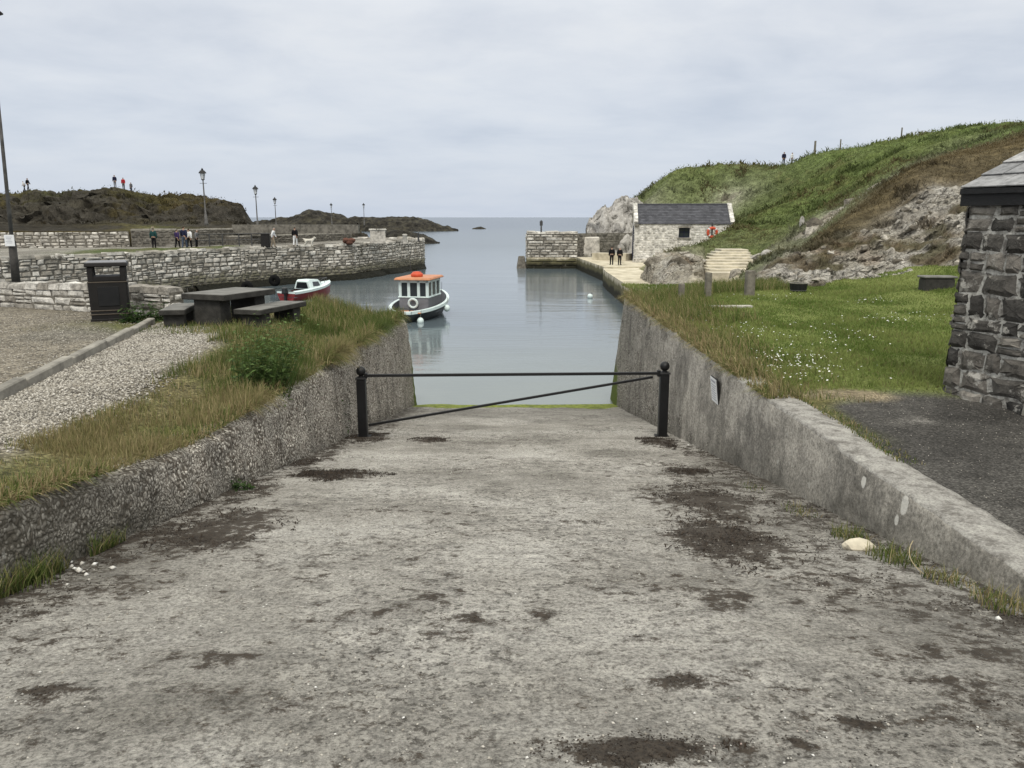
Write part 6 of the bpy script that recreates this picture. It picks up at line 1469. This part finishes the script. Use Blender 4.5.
# ================================================================== SEAWEED, STONES, GRIT
def wrack(s, label, dens):
    cx, cy, rx, ry = ell(s); gx, gy = np.meshgrid(np.arange(64), np.arange(64), indexing='ij'); WN = fbm(np.stack([gx*rx*.14+s[0], gy*ry*.14, 0*gx+s[1]], -1), 4, 77)
    V = []; F = []; rs_ = .45 if s[1] > 700 else 1.0; n = int(min(7000, max(500, 2.2*dens*rx*ry*math.pi)))
    for k in range(n):
        a = random.uniform(0, 6.283); r_ = random.random()**.6; x = cx+rx*r_*math.cos(a)*(1+.25*math.sin(3*a+s[0])); y = cy+ry*r_*math.sin(a)*(1+.2*math.sin(5*a+s[1]))
        if random.random() > .25+1.5*float(WN[min(63, max(0, int((x-cx)/rx*24+32))), min(63, max(0, int((y-cy)/ry*24+32)))]): continue
        z = zslip(y)+.010+random.random()*.022*rs_*(1-r_); t = random.uniform(0, 3.14); l = random.uniform(.012, .06)*rs_; w = random.uniform(.0025, .007)*rs_; d = Vector((math.cos(t), math.sin(t), random.uniform(-.15, .35))); e = Vector((-math.sin(t), math.cos(t), random.uniform(-.5, .5)))
        c = Vector((x, y, z)); b = len(V); m1 = c+Vector((0, 0, random.uniform(0, .02)))
        V += [c-d*l/2-e*w, c-d*l/2+e*w, m1+e*w, m1-e*w, c+d*l/2+e*w*.6+e*random.uniform(-.02, .02), c+d*l/2-e*w*.6]; F += [[b, b+1, b+2, b+3], [b+3, b+2, b+4, b+5]]
    o = mk('seaweed', V, F, M['weedk']); tag(o, label, 'seaweed', 'heaps of dried seaweed on the slip')
SL = ['long dark seaweed heap across the slip left of centre, below the barrier', 'wide dark brown seaweed patch on the slip beside the left wall', 'small seaweed heap around the foot of the left barrier post', 'small thin seaweed heap right of the left barrier post', 'broad scattered seaweed patch below the right wall, upper part', 'broad scattered seaweed patch below the right wall, lower part', 'thin seaweed strand on the slip just below the right barrier post', 'small seaweed heap around the foot of the right barrier post', 'black seaweed litter at the bottom edge of the photograph', 'thin seaweed line along the foot of the left wall']
for s, lb, dn in zip(SEAWEED, SL, (1400, 420, 1600, 1600, 250, 260, 900, 1600, 700, 900)): wrack(s, lb, dn)
p = atslip(858, 549); m = MB(); bm = bmesh.new(); bmesh.ops.create_icosphere(bm, subdivisions=2, radius=.11)
for v in bm.verts: q = v.co.normalized(); k = 1+.25*float(fbm(np.array([[q.x*1.5, q.y*1.5, q.z*1.5]]), 3, 9)[0]); v.co = Vector((v.co.x*1.25*k, v.co.y*.8*k, v.co.z*.5*k))
m.add([v.co+Vector(p)+Vector((0, 0, .03)) for v in bm.verts], [[x.index for x in f.verts] for f in bm.faces]); bm.free(); tag(m.build('loose_stone', M['driftstone'], None, False), 'pale yellowish stone lying on the slip beside a grass tuft', 'stone')
# dry stalk
m = MB(); a = Vector(atslip(925, 575)); prev = a
for k in range(1, 9): q = a+Vector((-.03*k+.004*k*k, .03*k, .02*k)); m.tube(prev, q, .004, .003, 5, False); prev = q
tag(m.build('dry_stalk', m_plain('straw', (.36, .3, .18), .9)), 'dry straw coloured stalk leaning on the right wall grass', 'stalk')
def chips(name, P_, S_, mat, label, cat, flat=.55):
    n = len(P_); base = np.array([(1, 0, 0), (0, 1, 0), (-1, 0, 0), (0, -1, 0), (0, 0, 1), (0, 0, -1)], float); tri = np.array([(0, 1, 4), (1, 2, 4), (2, 3, 4), (3, 0, 4), (1, 0, 5), (2, 1, 5), (3, 2, 5), (0, 3, 5)])
    V = base[None]*RNG.uniform(.6, 1.25, (n, 6, 1)); V[..., 2] *= flat; a = RNG.uniform(0, 6.283, n); c_, s_ = np.cos(a)[:, None], np.sin(a)[:, None]; tl = RNG.uniform(-.35, .35, (n, 1))
    X = V[..., 0]*c_-V[..., 1]*s_; Y = V[..., 0]*s_+V[..., 1]*c_; Z = V[..., 2]+tl*X
    V = np.stack([X, Y, Z], -1)*S_[:, None, None]+P_[:, None]
    F = (np.arange(n)[:, None, None]*6+tri[None]).reshape(-1, 3); o = mk(name, V.reshape(-1, 3), F, mat); tag(o, label, cat, None, 'stuff'); return o
def onslip(n, pw=1.0):
    y = 1.4+14*RNG.random(n)**1.8; x = wallbase(y, -1)+(wallbase(y, 1)-wallbase(y, -1))*RNG.random(n); return np.stack([x, y, zslip(y)], -1)
P_ = onslip(2600); chips('shell_fragments', P_+(0, 0, .003), RNG.uniform(.002, .009, len(P_)), M['shell'], 'white shell and stone chips scattered on the slip', 'shells')
P_ = onslip(16000); cl = fbm(P_*1.1, 3, 611); P_ = P_[RNG.random(len(P_)) < np.clip(.4+1.4*cl, .03, 1)]; chips('grit', P_+(0, 0, .002), RNG.uniform(.002, .008, len(P_)), M['grit'], 'dark grit and crumbs of weed on the slip', 'grit', .5)
def instain(n, thr):
    o = []; ysn, st_ = STN
    i = RNG.integers(0, len(ysn), n*6); k = (ysn[i] > 1.5) & (ysn[i] < 15); i = i[k]; j = RNG.integers(0, st_.shape[1], len(i)); k = st_[i, j] > thr+RNG.normal(0, .1, len(i)); i, j = i[k][:n], j[k][:n]
    y = ysn[i]+RNG.normal(0, .01, len(i)); tx_ = j/(st_.shape[1]-1.); x = (wallbase(y, -1)-.1)*(1-tx_)+(wallbase(y, 1)+.1)*tx_+RNG.normal(0, .015, len(i)); return np.stack([x, y, zslip(y)+.010], -1)
P_ = instain(30000, .62); chips('weed_crumbs', P_, RNG.uniform(.0025, .009, len(P_))*(.6+.08*P_[:, 1]), M['weedk'], 'dark crumbs of dried weed in the stained patches of the slip', 'debris', .5)
P_ = onslip(9000); cl = fbm(P_*.8+3, 3, 613); P_ = P_[RNG.random(len(P_)) < np.clip(.45+1.5*cl, .03, 1)]; chips('slip_pebbles', P_+(0, 0, .003), RNG.uniform(.003, .011, len(P_)), M['pebble'], 'small pale pebbles and grains on the slip', 'pebbles', .6)
# shells at the left wall foot
c = [atslip(82+RNG.normal(0, 9), 570+RNG.normal(0, 5)) for _ in range(14)]+[atslip(998, 620)]+[atslip(690+RNG.normal(0, 4), 446) for _ in range(3)]
c = np.array(c); chips('white_stones', c+(0, 0, .012), RNG.uniform(.012, .03, len(c)), M['shell'], 'white pebbles gathered at the wall feet', 'pebbles', .7)
# gravel path stones
n = 26000; y = RNG.uniform(4.5, 17.5, n)*1; f = RNG.random(n); kx_ = np.interp(y, [KA[1]-12, KA[1], KB[1], KB[1]+4], [KA[0]+12*(KA[0]-KB[0])/(KB[1]-KA[1]), KA[0], KB[0], KB[0]]); x0_ = np.maximum(kx_+.1, -9); x1_ = xwl(y)-np.interp(y, [3, 5, 7.5, 10, 13, 16, 18.5], [1.3, 1.35, 1.5, 1.45, 2.0, 2.6, 5.5])-.05+.3*RNG.normal(0, .4, n); x = x0_+(x1_-x0_)*f; k = (x1_ > x0_); x, y = x[k], y[k]
chips('gravel_stones', np.stack([x, y, zleft(x, y)+.004], -1), RNG.uniform(.010, .026, len(x)), M['pebble'], 'pale gravel of the path between kerb and grass bank', 'gravel', .6)
n = 14000; y = RNG.uniform(7, 19, n); kx_ = np.interp(y, [KA[1]-12, KA[1], KB[1], KB[1]+4], [KA[0]+12*(KA[0]-KB[0])/(KB[1]-KA[1]), KA[0], KB[0], KB[0]]); x = kx_-.12-RNG.random(n)**1.3*7
chips('car_park_stones', np.stack([x, y, zleft(x, y)+.002], -1), RNG.uniform(.008, .02, n), M['pebble'], 'loose gravel on the car park', 'gravel', .5)
n = 1100; y = RNG.uniform(3.5, 10, n); x = 3.7+RNG.random(n)*3.5; chips('tarmac_chips', np.stack([x, y, zright(x, y)+.004], -1), RNG.uniform(.004, .011, n), M['pebble'], 'pale stone chips on the tarmac', 'chips', .5)
# ================================================================== SKY, SUN, CAMERA
wd = bpy.data.worlds.new('World'); sc.world = wd; wd.use_nodes = True; nt_ = wd.node_tree; N_ = nt_.nodes; bg = N_['Background']
SEL, SAZ = 50, 182          # sun elevation, azimuth (from +y, clockwise): behind the camera
sky = N_.new('ShaderNodeTexSky'); sky.sky_type = 'NISHITA'; sky.sun_disc = False; sky.sun_elevation = R(SEL); sky.sun_rotation = R(SAZ); sky.air_density = 1; sky.dust_density = 2; sky.ozone_density = 1.5
tc = N_.new('ShaderNodeTexCoord'); sp = N_.new('ShaderNodeSeparateXYZ'); nt_.links.new(tc.outputs['Generated'], sp.inputs[0])
def wm(op, a, b=None):
    k = N_.new('ShaderNodeMath'); k.operation = op
    for i, q in enumerate((a, b)):
        if q is None: continue
        if isinstance(q, bpy.types.NodeSocket): nt_.links.new(q, k.inputs[i])
        else: k.inputs[i].default_value = q
    return k.outputs[0]
zz = wm('ADD', wm('MAXIMUM', sp.outputs[2], 0), .16); cv = N_.new('ShaderNodeCombineXYZ'); nt_.links.new(wm('DIVIDE', sp.outputs[0], zz), cv.inputs[0]); nt_.links.new(wm('DIVIDE', sp.outputs[1], zz), cv.inputs[1])
def wn(scale, det, dist=0, sx=(1, 1, 1)):
    mp = N_.new('ShaderNodeMapping'); mp.inputs['Scale'].default_value = sx; nt_.links.new(cv.outputs[0], mp.inputs[0]); k = N_.new('ShaderNodeTexNoise'); k.inputs['Scale'].default_value = scale; k.inputs['Detail'].default_value = det; k.inputs['Roughness'].default_value = .55; k.inputs['Distortion'].default_value = dist; nt_.links.new(mp.outputs[0], k.inputs['Vector']); return k.outputs['Fac']
def wr(x, st):
    k = N_.new('ShaderNodeValToRGB'); nt_.links.new(x, k.inputs[0]); e = k.color_ramp.elements
    while len(e) < len(st): e.new(.5)
    for el, (p_, c_) in zip(e, st): el.position = p_; el.color = (*c_, 1)
    return k.outputs[0]
def wx(f, a, b, mode='MIX'):
    k = N_.new('ShaderNodeMix'); k.data_type = 'RGBA'; k.blend_type = mode
    for i, q in ((0, f), (6, a), (7, b)):
        if isinstance(q, bpy.types.NodeSocket): nt_.links.new(q, k.inputs[i])
        else: k.inputs[i].default_value = q if i == 0 else (*q, 1)
    return k.outputs[2]
cl = wn(.55, 9, .5, (1, 1.1, 1)); cl2 = wn(1.9, 9, .3, (1, 1.15, 1))
mixn = wm('ADD', wm('MULTIPLY', cl, .65), wm('MULTIPLY', cl2, .35))
cloud = wr(mixn, [(.36, (.60, .65, .735)), (.46, (.715, .755, .82)), (.54, (.80, .83, .875)), (.65, (.89, .90, .91))])
hz = N_.new('ShaderNodeMapRange'); nt_.links.new(sp.outputs[2], hz.inputs[0]); hz.inputs[1].default_value = 0; hz.inputs[2].default_value = .2; hz.inputs[3].default_value = .75; hz.inputs[4].default_value = 0
cloud = wx(hz.outputs[0], cloud, (.60, .675, .80))
zg2 = N_.new('ShaderNodeMapRange'); nt_.links.new(sp.outputs[2], zg2.inputs[0]); zg2.inputs[1].default_value = .22; zg2.inputs[2].default_value = .85; zg2.inputs[3].default_value = 1; zg2.inputs[4].default_value = 2.4
cmb = N_.new('ShaderNodeCombineXYZ')
for i, q in enumerate((1.0, .985, .955)): nt_.links.new(wm('POWER', zg2.outputs[0], (1.0, .94, .76)[i]), cmb.inputs[i])
cloud = wx(1.0, cloud, cmb.outputs[0], 'MULTIPLY')
nk = wx(1.0, sky.outputs[0], (.10, .10, .10), 'MULTIPLY')
fin = wx(.9, nk, cloud); nt_.links.new(fin, bg.inputs[0]); bg.inputs[1].default_value = 1.0
sl = bpy.data.lights.new('sun', 'SUN'); sl.energy = 1.5; sl.angle = R(12); sl.color = (1, .94, .84); so = bpy.data.objects.new('sun', sl); col.objects.link(so)
az = R(SAZ); dirv = Vector((math.sin(az)*math.cos(R(SEL)), math.cos(az)*math.cos(R(SEL)), math.sin(R(SEL)))); so.rotation_euler = dirv.to_track_quat('Z', 'Y').to_euler(); so.location = dirv*60
cam = bpy.data.cameras.new('camera'); cam.lens = FPX*36/1024; cam.sensor_width = 36; cam.clip_end = 30000; cam.clip_start = .05; co_ = bpy.data.objects.new('camera', cam); col.objects.link(co_); co_.location = (0, 0, EYE); co_.rotation_euler = (R(90)-PITCH, 0, 0); sc.camera = co_
vs_ = sc.view_settings; vs_.view_transform = 'Standard'; vs_.look = 'None'; vs_.exposure = 0; vs_.gamma = 1; vs_.use_curve_mapping = False
